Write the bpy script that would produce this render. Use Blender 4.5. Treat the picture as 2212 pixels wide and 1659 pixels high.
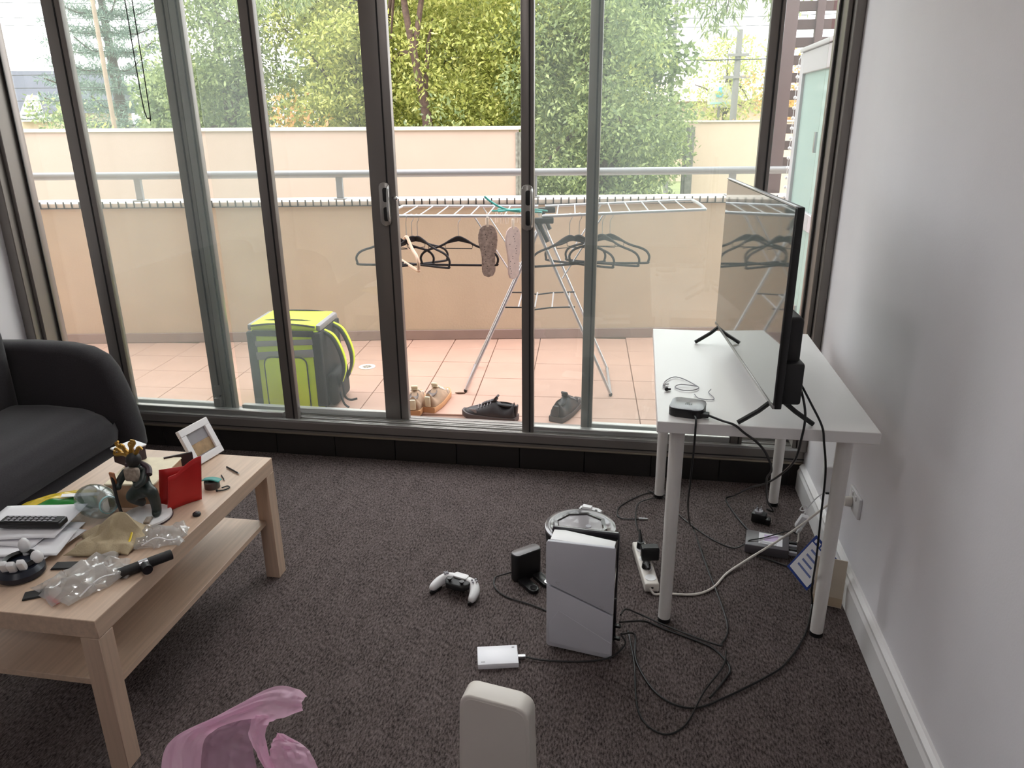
import bpy, bmesh, math, random
import numpy as np
from mathutils import Vector, Matrix, Euler
random.seed(7); RNG = np.random.default_rng(7)
for o in list(bpy.data.objects): bpy.data.objects.remove(o, do_unlink=True)
SC = bpy.context.scene; COL = SC.collection

# ------------------------------------------------------------------ camera
cd = bpy.data.cameras.new('camera'); cam = bpy.data.objects.new('camera', cd); COL.objects.link(cam)
cd.sensor_fit = 'HORIZONTAL'; cd.sensor_width = 36.0; cd.lens = 26.577; cd.clip_start = 0.02; cd.clip_end = 400
cam.matrix_world = Matrix(((0.98692, -0.04661, 0.15432, 0.0), (0.16101, 0.33264, -0.92921, 0.0),
                           (-0.00802, 0.94190, 0.33580, 1.55), (0, 0, 0, 1)))
SC.camera = cam
# ------------------------------------------------------------------ exposure
SC.view_settings.view_transform = 'Standard'; SC.view_settings.look = 'None'
SC.view_settings.gamma = 1.0; SC.view_settings.use_curve_mapping = False
SC.view_settings.exposure = 1.62
# ------------------------------------------------------------------ sky: bright overcast with soft cloud
W = bpy.data.worlds.new('overcast_sky'); SC.world = W; W.use_nodes = True
wn = W.node_tree.nodes; wl = W.node_tree.links; wn.clear()
wo = wn.new('ShaderNodeOutputWorld'); wb = wn.new('ShaderNodeBackground'); wc = wn.new('ShaderNodeTexCoord')
wz = wn.new('ShaderNodeTexNoise'); wr = wn.new('ShaderNodeValToRGB')
wz.inputs['Scale'].default_value = 2.6; wz.inputs['Detail'].default_value = 5
wr.color_ramp.elements[0].position = 0.3; wr.color_ramp.elements[0].color = (0.80, 0.84, 0.90, 1)
wr.color_ramp.elements[1].position = 0.62; wr.color_ramp.elements[1].color = (1.0, 0.985, 0.96, 1)
wl.new(wc.outputs['Generated'], wz.inputs['Vector']); wl.new(wz.outputs['Fac'], wr.inputs['Fac'])
wl.new(wr.outputs['Color'], wb.inputs['Color']); wl.new(wb.outputs['Background'], wo.inputs['Surface'])
wb.inputs['Strength'].default_value = 1.85
# a veiled sun, very soft, from high behind the building
sd = bpy.data.lights.new('veiled_sun', 'SUN'); sd.energy = 1.3; sd.angle = math.radians(50); sd.color = (1.0, 0.95, 0.90)
so = bpy.data.objects.new('veiled_sun', sd); COL.objects.link(so)
so.rotation_euler = Euler((math.radians(30), math.radians(-20), 0)); so.location = (0, 6, 9)

# ------------------------------------------------------------------ materials
def nodes(name):
    m = bpy.data.materials.new(name); m.use_nodes = True
    nt = m.node_tree; nt.nodes.clear()
    return m, nt, nt.nodes.new('ShaderNodeOutputMaterial')
def lin(c):  # sRGB 0-255 -> linear
    return tuple(((v/255+0.055)/1.055)**2.4 if v/255 > 0.04045 else v/255/12.92 for v in c)
def mat(name, col, rough=0.5, metal=0.0, var=0.0, scale=20.0, bump=0.0, bscale=None, spec=0.5, coat=0.0, transl=0.0, alpha=1.0, sheen=0.0, stretch=None):
    """col is the sRGB colour (0-255) of the thing itself"""
    m, nt, out = nodes(name); N = nt.nodes; L = nt.links
    p = N.new('ShaderNodeBsdfPrincipled'); c = lin(col)
    p.inputs['Base Color'].default_value = (*c, 1); p.inputs['Roughness'].default_value = rough
    p.inputs['Metallic'].default_value = metal; p.inputs['Specular IOR Level'].default_value = spec
    p.inputs['Coat Weight'].default_value = coat; p.inputs['Alpha'].default_value = alpha
    p.inputs['Sheen Weight'].default_value = sheen
    tc = N.new('ShaderNodeTexCoord'); vec = tc.outputs['Object']
    if stretch:
        mp = N.new('ShaderNodeMapping'); mp.inputs['Scale'].default_value = stretch
        L.new(vec, mp.inputs['Vector']); vec = mp.outputs['Vector']
    if var:
        n = N.new('ShaderNodeTexNoise'); n.inputs['Scale'].default_value = scale; n.inputs['Detail'].default_value = 4
        r = N.new('ShaderNodeValToRGB'); r.color_ramp.elements[0].position = 0.3; r.color_ramp.elements[1].position = 0.7
        r.color_ramp.elements[0].color = (*[max(0, v*(1-var)) for v in c], 1)
        r.color_ramp.elements[1].color = (*[min(1, v*(1+var)) for v in c], 1)
        L.new(vec, n.inputs['Vector']); L.new(n.outputs['Fac'], r.inputs['Fac']); L.new(r.outputs['Color'], p.inputs['Base Color'])
    if bump:
        n2 = N.new('ShaderNodeTexNoise'); n2.inputs['Scale'].default_value = bscale or scale; n2.inputs['Detail'].default_value = 3
        b = N.new('ShaderNodeBump'); b.inputs['Strength'].default_value = bump; b.inputs['Distance'].default_value = 0.01
        L.new(vec, n2.inputs['Vector']); L.new(n2.outputs['Fac'], b.inputs['Height']); L.new(b.outputs['Normal'], p.inputs['Normal'])
    sh = p.outputs['BSDF']
    if transl:
        t = N.new('ShaderNodeBsdfTranslucent'); t.inputs['Color'].default_value = (*c, 1)
        mx = N.new('ShaderNodeMixShader'); mx.inputs['Fac'].default_value = transl
        L.new(sh, mx.inputs[1]); L.new(t.outputs['BSDF'], mx.inputs[2]); sh = mx.outputs['Shader']
    L.new(sh, out.inputs['Surface'])
    return m
def glass_mat(name, tint=(0.965, 0.98, 0.972), dust=0.04, rough=0.0, milk=0.0, milk_col=(0.8, 0.9, 0.87), refl=0.04):
    """thin pane: clear, with Schlick reflection and a film of dust"""
    m, nt, out = nodes(name); N = nt.nodes; L = nt.links
    tr = N.new('ShaderNodeBsdfTransparent'); tr.inputs['Color'].default_value = (*tint, 1)
    gl = N.new('ShaderNodeBsdfGlossy'); gl.inputs['Roughness'].default_value = rough
    lw = N.new('ShaderNodeLayerWeight'); lw.inputs['Blend'].default_value = 0.5
    pw = N.new('ShaderNodeMath'); pw.operation = 'POWER'; pw.inputs[1].default_value = 5
    ml = N.new('ShaderNodeMath'); ml.operation = 'MULTIPLY_ADD'; ml.inputs[1].default_value = 1-refl; ml.inputs[2].default_value = refl
    L.new(lw.outputs['Facing'], pw.inputs[0]); L.new(pw.outputs[0], ml.inputs[0])
    m1 = N.new('ShaderNodeMixShader'); L.new(ml.outputs[0], m1.inputs['Fac']); L.new(tr.outputs[0], m1.inputs[1]); L.new(gl.outputs[0], m1.inputs[2])
    tl = N.new('ShaderNodeBsdfTranslucent'); df = N.new('ShaderNodeBsdfDiffuse')
    tl.inputs['Color'].default_value = (*milk_col, 1); df.inputs['Color'].default_value = (*milk_col, 1)
    m2 = N.new('ShaderNodeMixShader'); m2.inputs['Fac'].default_value = 0.4; L.new(tl.outputs[0], m2.inputs[1]); L.new(df.outputs[0], m2.inputs[2])
    tc = N.new('ShaderNodeTexCoord'); nz = N.new('ShaderNodeTexNoise'); nz.inputs['Scale'].default_value = 3.0
    rg = N.new('ShaderNodeMapRange'); rg.inputs['To Min'].default_value = dust*0.6+milk; rg.inputs['To Max'].default_value = dust*1.4+milk
    L.new(tc.outputs['Object'], nz.inputs['Vector']); L.new(nz.outputs['Fac'], rg.inputs['Value'])
    m3 = N.new('ShaderNodeMixShader'); L.new(rg.outputs['Result'], m3.inputs['Fac']); L.new(m1.outputs[0], m3.inputs[1]); L.new(m2.outputs[0], m3.inputs[2])
    L.new(m3.outputs[0], out.inputs['Surface'])
    return m
def leaf_mat(name, c0, c1, c2, transl=0.45):
    m, nt, out = nodes(name); N = nt.nodes; L = nt.links
    g = N.new('ShaderNodeNewGeometry'); r = N.new('ShaderNodeValToRGB')
    r.color_ramp.elements[0].color = (*lin(c0), 1); r.color_ramp.elements[1].color = (*lin(c2), 1)
    e = r.color_ramp.elements.new(0.55); e.color = (*lin(c1), 1)
    L.new(g.outputs['Random Per Island'], r.inputs['Fac'])
    p = N.new('ShaderNodeBsdfPrincipled'); p.inputs['Roughness'].default_value = 0.45; L.new(r.outputs['Color'], p.inputs['Base Color'])
    t = N.new('ShaderNodeBsdfTranslucent'); L.new(r.outputs['Color'], t.inputs['Color'])
    mx = N.new('ShaderNodeMixShader'); mx.inputs['Fac'].default_value = transl
    L.new(p.outputs[0], mx.inputs[1]); L.new(t.outputs[0], mx.inputs[2]); L.new(mx.outputs[0], out.inputs['Surface'])
    return m
def wood_mat(name, col, axis=(1.2, 30, 30)):
    m, nt, out = nodes(name); N = nt.nodes; L = nt.links; c = lin(col)
    tc = N.new('ShaderNodeTexCoord'); mp = N.new('ShaderNodeMapping'); mp.inputs['Scale'].default_value = axis
    n = N.new('ShaderNodeTexNoise'); n.inputs['Scale'].default_value = 3; n.inputs['Detail'].default_value = 6
    r = N.new('ShaderNodeValToRGB'); r.color_ramp.elements[0].position = .3; r.color_ramp.elements[1].position = .7
    r.color_ramp.elements[0].color = (*[v*.86 for v in c], 1); r.color_ramp.elements[1].color = (*[min(1, v*1.06) for v in c], 1)
    p = N.new('ShaderNodeBsdfPrincipled'); p.inputs['Roughness'].default_value = 0.42
    L.new(tc.outputs['Object'], mp.inputs['Vector']); L.new(mp.outputs[0], n.inputs['Vector']); L.new(n.outputs['Fac'], r.inputs['Fac'])
    L.new(r.outputs['Color'], p.inputs['Base Color']); L.new(p.outputs[0], out.inputs['Surface'])
    return m
def carpet_mat():
    m, nt, out = nodes('charcoal_carpet'); N = nt.nodes; L = nt.links
    tc = N.new('ShaderNodeTexCoord')
    mp = N.new('ShaderNodeMapping'); mp.inputs['Scale'].default_value = (1.0, 0.38, 1); mp.inputs['Rotation'].default_value = (0, 0, 0.25)
    fine = N.new('ShaderNodeTexNoise'); fine.inputs['Scale'].default_value = 330; fine.inputs['Detail'].default_value = 2
    rib = N.new('ShaderNodeTexNoise'); rib.inputs['Scale'].default_value = 190; rib.inputs['Detail'].default_value = 3
    big = N.new('ShaderNodeTexNoise'); big.inputs['Scale'].default_value = 22; big.inputs['Detail'].default_value = 4
    L.new(tc.outputs['Object'], mp.inputs['Vector']); L.new(mp.outputs[0], rib.inputs['Vector'])
    L.new(tc.outputs['Object'], fine.inputs['Vector']); L.new(mp.outputs[0], big.inputs['Vector'])
    a = N.new('ShaderNodeMath'); a.operation = 'MULTIPLY_ADD'; a.inputs[1].default_value = 0.45
    L.new(fine.outputs['Fac'], a.inputs[0]); L.new(rib.outputs['Fac'], a.inputs[2])
    b = N.new('ShaderNodeMath'); b.operation = 'MULTIPLY_ADD'; b.inputs[1].default_value = 0.22
    L.new(big.outputs['Fac'], b.inputs[0]); L.new(a.outputs[0], b.inputs[2])
    r = N.new('ShaderNodeValToRGB'); r.color_ramp.elements[0].position = 0.80; r.color_ramp.elements[1].position = 1.22
    r.color_ramp.elements[0].color = (*lin((46, 39, 38)), 1); r.color_ramp.elements[1].color = (*lin((122, 111, 109)), 1)
    sc = N.new('ShaderNodeMath'); sc.operation = 'MULTIPLY'; sc.inputs[1].default_value = 0.8
    r.color_ramp.elements[0].position = 0.50; r.color_ramp.elements[1].position = 0.86
    L.new(b.outputs[0], sc.inputs[0]); L.new(sc.outputs[0], r.inputs['Fac'])
    p = N.new('ShaderNodeBsdfPrincipled'); p.inputs['Roughness'].default_value = 0.95; p.inputs['Specular IOR Level'].default_value = 0.1
    bp = N.new('ShaderNodeBump'); bp.inputs['Strength'].default_value = 0.7; bp.inputs['Distance'].default_value = 0.006
    L.new(a.outputs[0], bp.inputs['Height']); L.new(bp.outputs[0], p.inputs['Normal'])
    L.new(r.outputs['Color'], p.inputs['Base Color']); L.new(p.outputs[0], out.inputs['Surface'])
    return m
M = {}
M['wall'] = mat('painted_plaster', (228, 225, 229), 0.75, var=0.02, scale=3, bump=0.03, bscale=160)
M['ceil'] = mat('ceiling_paint', (238, 237, 235), 0.8)
M['skirt'] = mat('gloss_white_paint', (233, 231, 231), 0.35)
M['carpet'] = carpet_mat()
M['alu'] = mat('charcoal_aluminium', (126, 120, 116), 0.38, metal=0.35, spec=0.5)
M['alu_light'] = mat('mill_aluminium', (190, 190, 188), 0.3, metal=0.8)
M['alu_gold'] = mat('brushed_threshold', (150, 140, 126), 0.35, metal=0.7)
M['handle_alu'] = mat('satin_handle', (172, 168, 163), 0.3, metal=0.5)
M['rubber'] = mat('black_rubber', (28, 27, 27), 0.6)
M['glass'] = glass_mat('window_glass', dust=0.045)
M['frost'] = glass_mat('frosted_glass', dust=0.05, milk=0.72, rough=0.4, milk_col=(0.40, 0.50, 0.475))
M['door_white'] = mat('door_white_paint', (176, 173, 178), 0.4)
M['render_right'] = mat('lighter_cream_render', (192, 170, 152), 0.9, var=0.02, scale=2, bump=0.05, bscale=40)  # paler copy of the cream garden render, for the right wall
M['sill_tile'] = mat('dark_skirting_tile', (36, 33, 31), 0.45, var=0.08, scale=8)
M['grout'] = mat('dark_grout', (58, 52, 48), 0.8)
M['floor_tile'] = mat('terracotta_tile', (196, 160, 144), 0.45, var=0.05, scale=5, bump=0.03, bscale=30)
M['tile_grout'] = mat('tile_grout', (150, 120, 106), 0.9)
M['render'] = mat('cream_render', (194, 174, 154), 0.85, var=0.04, scale=4, bump=0.1, bscale=70)
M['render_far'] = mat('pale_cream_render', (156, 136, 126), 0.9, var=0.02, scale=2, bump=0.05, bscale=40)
M['cap'] = mat('white_coping', (198, 184, 174), 0.6)
M['dark_edge'] = mat('weathered_block_edge', (110, 108, 102), 0.9, var=0.4, scale=14, bump=0.6, bscale=30)
M['skirt_out'] = mat('tile_upstand', (150, 128, 122), 0.6, var=0.06, scale=6)
M['galv'] = mat('painted_steel_rail', (144, 143, 146), 0.4, metal=0.3)
M['black'] = mat('black_plastic', (22, 22, 23), 0.4)
M['black_soft'] = mat('satin_black', (32, 31, 32), 0.55)
M['gloss_black'] = mat('gloss_black', (14, 14, 15), 0.08, coat=0.5)
M['white_plastic'] = mat('white_plastic', (236, 235, 236), 0.35)
M['off_white'] = mat('warm_white_plastic', (226, 220, 212), 0.4)
M['chrome'] = mat('chrome', (210, 210, 212), 0.12, metal=1.0)
M['steel'] = mat('steel_wire', (190, 190, 194), 0.28, metal=0.9)
M['silver'] = mat('silver_tube', (205, 205, 210), 0.3, metal=0.55)
M['desk'] = mat('white_laminate', (232, 229, 227), 0.33)
M['desk_leg'] = mat('white_powder_coat', (226, 222, 218), 0.35)
M['birch'] = wood_mat('birch_foil', (208, 181, 158), (30, 1.2, 30))
M['birch_leg'] = wood_mat('birch_foil_upright', (208, 181, 158), (30, 30, 1.2))
M['sofa'] = mat('charcoal_fabric', (52, 49, 52), 0.95, var=0.12, scale=160, bump=0.15, bscale=420, spec=0.15, sheen=0.2)
M['paper'] = mat('white_paper', (235, 234, 238), 0.7, var=0.02, scale=8)

# ------------------------------------------------------------------ mesh helpers
def V(*a): return Vector(a)
class B:
    def __init__(s): s.bm = bmesh.new()
    def box(s, c, sz, rot=(0, 0, 0), bev=0.0, seg=2, taper=None):
        mt = Matrix.Translation(Vector(c)) @ Euler(rot).to_matrix().to_4x4() @ Matrix.Diagonal((*sz, 1))
        r = bmesh.ops.create_cube(s.bm, size=1.0)
        vs = r['verts']
        if taper:
            for v in vs:
                if v.co.z > 0: v.co.x *= taper; v.co.y *= taper
        bmesh.ops.transform(s.bm, matrix=mt, verts=vs)
        if bev:
            es = list({e for v in vs for e in v.link_edges})
            bmesh.ops.bevel(s.bm, geom=es, offset=bev, segments=seg, profile=0.5, affect='EDGES')
        return s
    def cyl(s, p0, p1, r0, r1=None, seg=16):
        p0, p1 = Vector(p0), Vector(p1); r1 = r0 if r1 is None else r1; d = p1-p0
        q = d.to_track_quat('Z', 'Y').to_matrix().to_4x4()
        bmesh.ops.create_cone(s.bm, cap_ends=True, segments=seg, radius1=r0, radius2=r1, depth=d.length,
                              matrix=Matrix.Translation((p0+p1)/2) @ q)
        return s
    def sph(s, c, r, sc=(1, 1, 1), u=16, v=10, rot=(0, 0, 0)):
        bmesh.ops.create_uvsphere(s.bm, u_segments=u, v_segments=v, radius=r,
            matrix=Matrix.Translation(Vector(c)) @ Euler(rot).to_matrix().to_4x4() @ Matrix.Diagonal((*sc, 1)))
        return s
    def rings(s, rings, cap=True, close=True):
        vs = [[s.bm.verts.new(p) for p in r] for r in rings]
        n = len(vs[0])
        for a, b in zip(vs, vs[1:]):
            for i in range(n if close else n-1):
                j = (i+1) % n
                s.bm.faces.new((a[i], a[j], b[j], b[i]))
        if cap and close:
            s.bm.faces.new(list(reversed(vs[0]))); s.bm.faces.new(vs[-1])
        return s
    def tube(s, pts, r, seg=8, smooth=4, cap=True):
        P = spline(pts, smooth) if smooth > 1 else [Vector(p) for p in pts]
        rs = r if isinstance(r, (list, tuple)) else [r]*len(P)
        if len(rs) != len(P): rs = [rs[min(len(rs)-1, int(i*len(rs)/len(P)))] for i in range(len(P))]
        ring = []; up = Vector((0, 0, 1)); n = None
        for i, p in enumerate(P):
            t = (P[min(i+1, len(P)-1)]-P[max(i-1, 0)])
            if t.length < 1e-9: t = Vector((0, 0, 1))
            t.normalize()
            if n is None:
                n = t.cross(up) if abs(t.dot(up)) < .95 else t.cross(Vector((1, 0, 0)))
            n = (n - t*n.dot(t))
            if n.length < 1e-6: n = t.orthogonal()
            n.normalize(); b = t.cross(n)
            ring.append([p+(n*math.cos(a)+b*math.sin(a))*rs[i] for a in [2*math.pi*k/seg for k in range(seg)]])
        return s.rings(ring, cap)
    def lathe(s, prof, seg=32, mt=Matrix.Identity(4), cap=True):
        return s.rings([[mt @ Vector((r*math.cos(2*math.pi*k/seg), r*math.sin(2*math.pi*k/seg), z)) for k in range(seg)] for r, z in prof], cap)
    def prism(s, poly, z0, z1, mt=Matrix.Identity(4), bev=0, seg=2):
        a = [s.bm.verts.new(mt @ Vector((x, y, z0))) for x, y in poly]; b = [s.bm.verts.new(mt @ Vector((x, y, z1))) for x, y in poly]
        n = len(a)
        fs = [s.bm.faces.new(list(reversed(a))), s.bm.faces.new(b)]
        for i in range(n): fs.append(s.bm.faces.new((a[i], a[(i+1) % n], b[(i+1) % n], b[i])))
        if bev:
            es = list({e for f in fs[:2] for e in f.edges})
            bmesh.ops.bevel(s.bm, geom=es, offset=bev, segments=seg, profile=0.5, affect='EDGES')
        return s
    def grid(s, fn, nu, nv):
        vs = [[s.bm.verts.new(fn(i/(nu-1), j/(nv-1))) for j in range(nv)] for i in range(nu)]
        for i in range(nu-1):
            for j in range(nv-1):
                s.bm.faces.new((vs[i][j], vs[i+1][j], vs[i+1][j+1], vs[i][j+1]))
        return s
    def obj(s, name, m, parent=None, smooth=True, solid=0, sub=0, angle=38):
        bmesh.ops.recalc_face_normals(s.bm, faces=s.bm.faces)
        me = bpy.data.meshes.new(name); s.bm.to_mesh(me); s.bm.free()
        me.materials.append(M[m] if isinstance(m, str) else m)
        if smooth:
            me.polygons.foreach_set('use_smooth', [True]*len(me.polygons)); me.set_sharp_from_angle(angle=math.radians(angle))
        o = bpy.data.objects.new(name, me); COL.objects.link(o)
        if parent: o.parent = parent
        if solid:
            k = o.modifiers.new('thickness', 'SOLIDIFY'); k.thickness = solid; k.offset = 0
        if sub:
            k = o.modifiers.new('subdiv', 'SUBSURF'); k.levels = sub; k.render_levels = sub
        return o
def spline(pts, k=4):
    P = [Vector(p) for p in pts]
    if len(P) < 3: return P
    out = []
    Q = [2*P[0]-P[1]]+P+[2*P[-1]-P[-2]]
    for i in range(1, len(Q)-2):
        a, b, c, d = Q[i-1:i+3]
        for j in range(k):
            t = j/k
            out.append(0.5*((2*b)+(c-a)*t+(2*a-5*b+4*c-d)*t*t+(3*b-a-3*c+d)*t**3))
    out.append(P[-1]); return out
def rr(w, h, r, n=5, cx=0, cy=0):  # rounded rectangle outline
    out = []
    for sx, sy, a0 in ((1, 1, 0), (-1, 1, 90), (-1, -1, 180), (1, -1, 270)):
        for k in range(n+1):
            a = math.radians(a0+90*k/n); out.append((cx+sx*(w/2-r)+r*math.cos(a), cy+sy*(h/2-r)+r*math.sin(a)))
    return out
def tag(o, label=None, cat=None, group=None, kind=None):
    if label: o['label'] = label
    if cat: o['category'] = cat
    if group: o['group'] = group
    if kind: o['kind'] = kind
    return o
def thing(name, label, cat, loc=(0, 0, 0), rotz=0.0, group=None, rot=None):
    o = bpy.data.objects.new(name, None); o.empty_display_size = 0.05; COL.objects.link(o)
    o.location = loc; o.rotation_euler = rot if rot else (0, 0, rotz)
    return tag(o, label, cat, group)
def struct(o): o['kind'] = 'structure'; return o
def copy_tree(o, parent=None):
    c = o.copy(); COL.objects.link(c); c.parent = parent
    for ch in list(o.children): copy_tree(ch, c)
    return c
def share(src, loc, rot=None, parent=None):
    c = src.copy(); COL.objects.link(c); c.location = loc
    if rot is not None: c.rotation_euler = rot
    if parent: c.parent = parent
    return c
R = math.radians

# ================================================================== ROOM
XR, XL, YB, YW, ZC = 0.757, -2.90, -3.2, 3.13, 2.62
struct(B().box(((XR+XL)/2, (YB+3.16)/2, -0.05), (XR-XL+0.4, 3.16-YB+0.2, 0.1)).obj('floor', 'carpet'))
struct(B().box(((XR+XL)/2, (YB+3.3)/2, ZC+0.05), (XR-XL+0.4, 3.3-YB+0.2, 0.1)).obj('ceiling', 'ceil'))
struct(B().box((XR+0.1, (YB+3.3)/2, ZC/2), (0.2, 3.3-YB, ZC)).obj('wall_right', 'wall'))
struct(B().box((XL-0.1, (YB+3.3)/2, ZC/2), (0.2, 3.3-YB, ZC)).obj('wall_left', 'wall'))
struct(B().box(((XR+XL)/2, YB-0.1, ZC/2), (XR-XL+0.4, 0.2, ZC)).obj('wall_back', 'wall'))
struct(B().box(((XR+XL)/2, 3.22, 4.6), (16, 0.16, 4.3)).obj('wall_front', 'wall'))
struct(B().box((XR+5.2, 3.22, 0.9), (10, 0.16, 3.9)).obj('wall_facade_right', 'render'))
struct(B().box((XL-5.2, 3.22, 0.9), (10, 0.16, 3.9)).obj('wall_facade_left', 'render'))
# two ceiling lamps added out of view to brighten the dim room
def fill_lamp(lab, x, y, s):
    e = thing('added_fill_lamp', lab, 'lamp', (x, y, ZC-0.001), 0, 'added fill lamps out of view')
    B().lathe([(0.0, 0.0), (0.19, 0.0), (0.20, -0.01), (0.20, -0.03), (0.185, -0.035), (0.0, -0.035)], 40).obj('rim', 'white_plastic', e)
    m, nt, out = nodes('added_fill_diffuser'); em = nt.nodes.new('ShaderNodeEmission'); em.inputs['Color'].default_value = (1.0, 0.965, 0.955, 1); em.inputs['Strength'].default_value = s
    nt.links.new(em.outputs[0], out.inputs['Surface'])
    B().lathe([(0.18, -0.034), (0.178, -0.05), (0.15, -0.075), (0.08, -0.09), (0.0, -0.094)], 40, cap=False).obj('diffuser', m, e)
fill_lamp('added white fill lamp over the coffee table', -1.0, 1.55, 6.0)
fill_lamp('added white fill lamp behind the camera', -1.0, -0.9, 12.0)
# skirting board, right wall: plinth, ogee and cap in one moulding
prof = [(0, 0), (-0.024, 0), (-0.024, 0.085), (-0.018, 0.098), (-0.018, 0.108), (-0.008, 0.118), (0, 0.12)]
def skirting(name, x, y0, y1, sgn):
    b = B(); b.rings([[Vector((x+sgn*px, y, pz)) for px, pz in prof] for y in (y0, y1)])
    return struct(b.obj(name, 'skirt', angle=20))
skirting('baseboard_right', XR, YB, 3.12, 1); skirting('baseboard_left', XL, YB, 3.12, -1)
# step under the door track faced with dark tiles
st = struct(B().box(((XR+XL)/2, 3.235, 0.055), (XR-XL, 0.17, 0.11)).obj('wall_step', 'grout'))
tile0 = None
for k in range(13):
    x = 0.745-0.2985*(k+0.5)-0.04
    if x-0.149 < XL: break
    if tile0 is None:
        tile0 = B().box((0, 0, 0), (0.2955, 0.016, 0.108), bev=0.002, seg=1).obj('tile', 'sill_tile', st); tile0.location = (x, 3.145, 0.0555)
    else: share(tile0, (x, 3.145, 0.0555), parent=st)
# door sub-frame: sill with tracks, jambs, head
sill = tag(bpy.data.objects.new('trim_1', None), kind='structure'); COL.objects.link(sill)
xc, xw = (XR+XL)/2, XR-XL-0.004
B().box((xc, 3.205, 0.142), (xw, 0.15, 0.062), bev=0.002, seg=1).obj('sill_front', 'alu', sill)
B().box((xc, 3.128, 0.117), (xw, 0.012, 0.010), bev=0.003).obj('threshold_strip', 'alu_gold', sill)
B().box((xc, 3.131, 0.134), (xw, 0.006, 0.005)).obj('sill_bead', 'rubber', sill)
for y, z in ((3.134, 0.177), (3.152, 0.175), (3.184, 0.174), (3.206, 0.172), (3.228, 0.171), (3.262, 0.169)):
    B().box((xc, y, z), (xw, 0.006, 0.014), bev=0.0015, seg=1).obj('track', 'alu_light', sill)
B().box((xc, 3.295, 0.10), (xw, 0.03, 0.13)).obj('sill_outer', 'alu', sill)
jam = tag(bpy.data.objects.new('trim_2', None), kind='structure'); COL.objects.link(jam)
for x0, x1, y0, y1, m in ((XL, -2.845, 3.10, 3.28, 'alu'), (-2.845, -2.825, 3.14, 3.28, 'alu'), (0.722, XR, 3.10, 3.28, 'alu'), (0.702, 0.722, 3.14, 3.28, 'alu')):
    B().box(((x0+x1)/2, (y0+y1)/2, 1.31), (x1-x0-0.002, y1-y0, 2.26), bev=0.003, seg=1).obj('jamb', m, jam)
B().box((xc, 3.2, 2.47), (xw, 0.16, 0.08), bev=0.003, seg=1).obj('head', 'alu', jam)
def sash(name, x0, x1, y, wl_, wr_, z0=0.178, z1=2.43, handle=None, t=0.034):
    e = tag(bpy.data.objects.new(name, None), kind='structure'); COL.objects.link(e); e.location = (0, y, 0)
    zc, h = (z0+z1)/2, z1-z0
    for xa, w in ((x0, wl_), (x1-wr_, wr_)):
        B().box((xa+w/2, 0, zc), (w, t, h), bev=0.004, seg=2).obj('stile', 'alu', e)
        B().box((xa+w/2+w*0.18, -t/2-0.001, zc), (0.006, 0.004, h-0.01)).obj('stile_groove', 'rubber', e)
    B().box(((x0+x1)/2, 0, z0+0.016), (x1-x0-wl_-wr_, t*0.9, 0.03), bev=0.003, seg=1).obj('bottom_rail', 'alu_light', e)
    B().box(((x0+x1)/2, 0, z1-0.025), (x1-x0-wl_-wr_, t*0.9, 0.05), bev=0.003, seg=1).obj('top_rail', 'alu', e)
    B().box(((x0+x1)/2, 0, zc), (x1-x0-wl_-wr_+0.01, 0.006, h-0.06)).obj('glass_pane', 'glass', e, smooth=False)
    if handle is not None:
        hx = handle
        pl = B().prism(rr(0.046, 0.185, 0.02), 0, 0.012, Matrix.Translation((hx, -t/2, 1.188)) @ Euler((R(90), 0, 0)).to_matrix().to_4x4(), bev=0.004).obj('handle', 'handle_alu', e)
        B().prism(rr(0.02, 0.06, 0.008), 0, 0.004, Matrix.Translation((hx+0.004, -t/2-0.0115, 1.228)) @ Euler((R(90), 0, 0)).to_matrix().to_4x4(), bev=0.001).obj('handle_recess', 'rubber', pl)
        B().prism(rr(0.02, 0.06, 0.008), 0, 0.004, Matrix.Translation((hx+0.004, -t/2-0.0115, 1.146)) @ Euler((R(90), 0, 0)).to_matrix().to_4x4(), bev=0.001).obj('handle_recess', 'rubber', pl)
        B().tube([(hx+0.018, -t/2-0.01, 1.262), (hx+0.021, -t/2-0.03, 1.235), (hx+0.021, -t/2-0.032, 1.14), (hx+0.018, -t/2-0.01, 1.112)], 0.006, 8).obj('handle_grip', 'alu_light', pl)
    return e
sash('window_1', -2.824, -1.978, 3.24, 0.012, 0.062)
sash('window_2', -1.976, -1.036, 3.24, 0.054, 0.115, handle=-1.085)
sash('window_3', -2.51, -1.563, 3.167, 0.088, 0.066)
d1 = sash('door_1', -0.479, 0.494, 3.167, 0.053, 0.05, handle=-0.452)
sash('window_4', -0.217, 0.701, 3.24, 0.051, 0.012)
w2 = bpy.data.objects['window_2']
B().cyl((-1.048, -0.018, 1.215), (-1.03, -0.045, 1.215), 0.007).sph((-1.028, -0.047, 1.215), 0.010).obj('snib', 'chrome', w2)
w1 = bpy.data.objects['window_1']
B().box((-2.0, -0.03, 0.285), (0.028, 0.02, 0.05), bev=0.004).box((-2.0, -0.035, 0.225), (0.034, 0.03, 0.05), bev=0.006).obj('floor_bolt', 'alu', w1)
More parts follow.
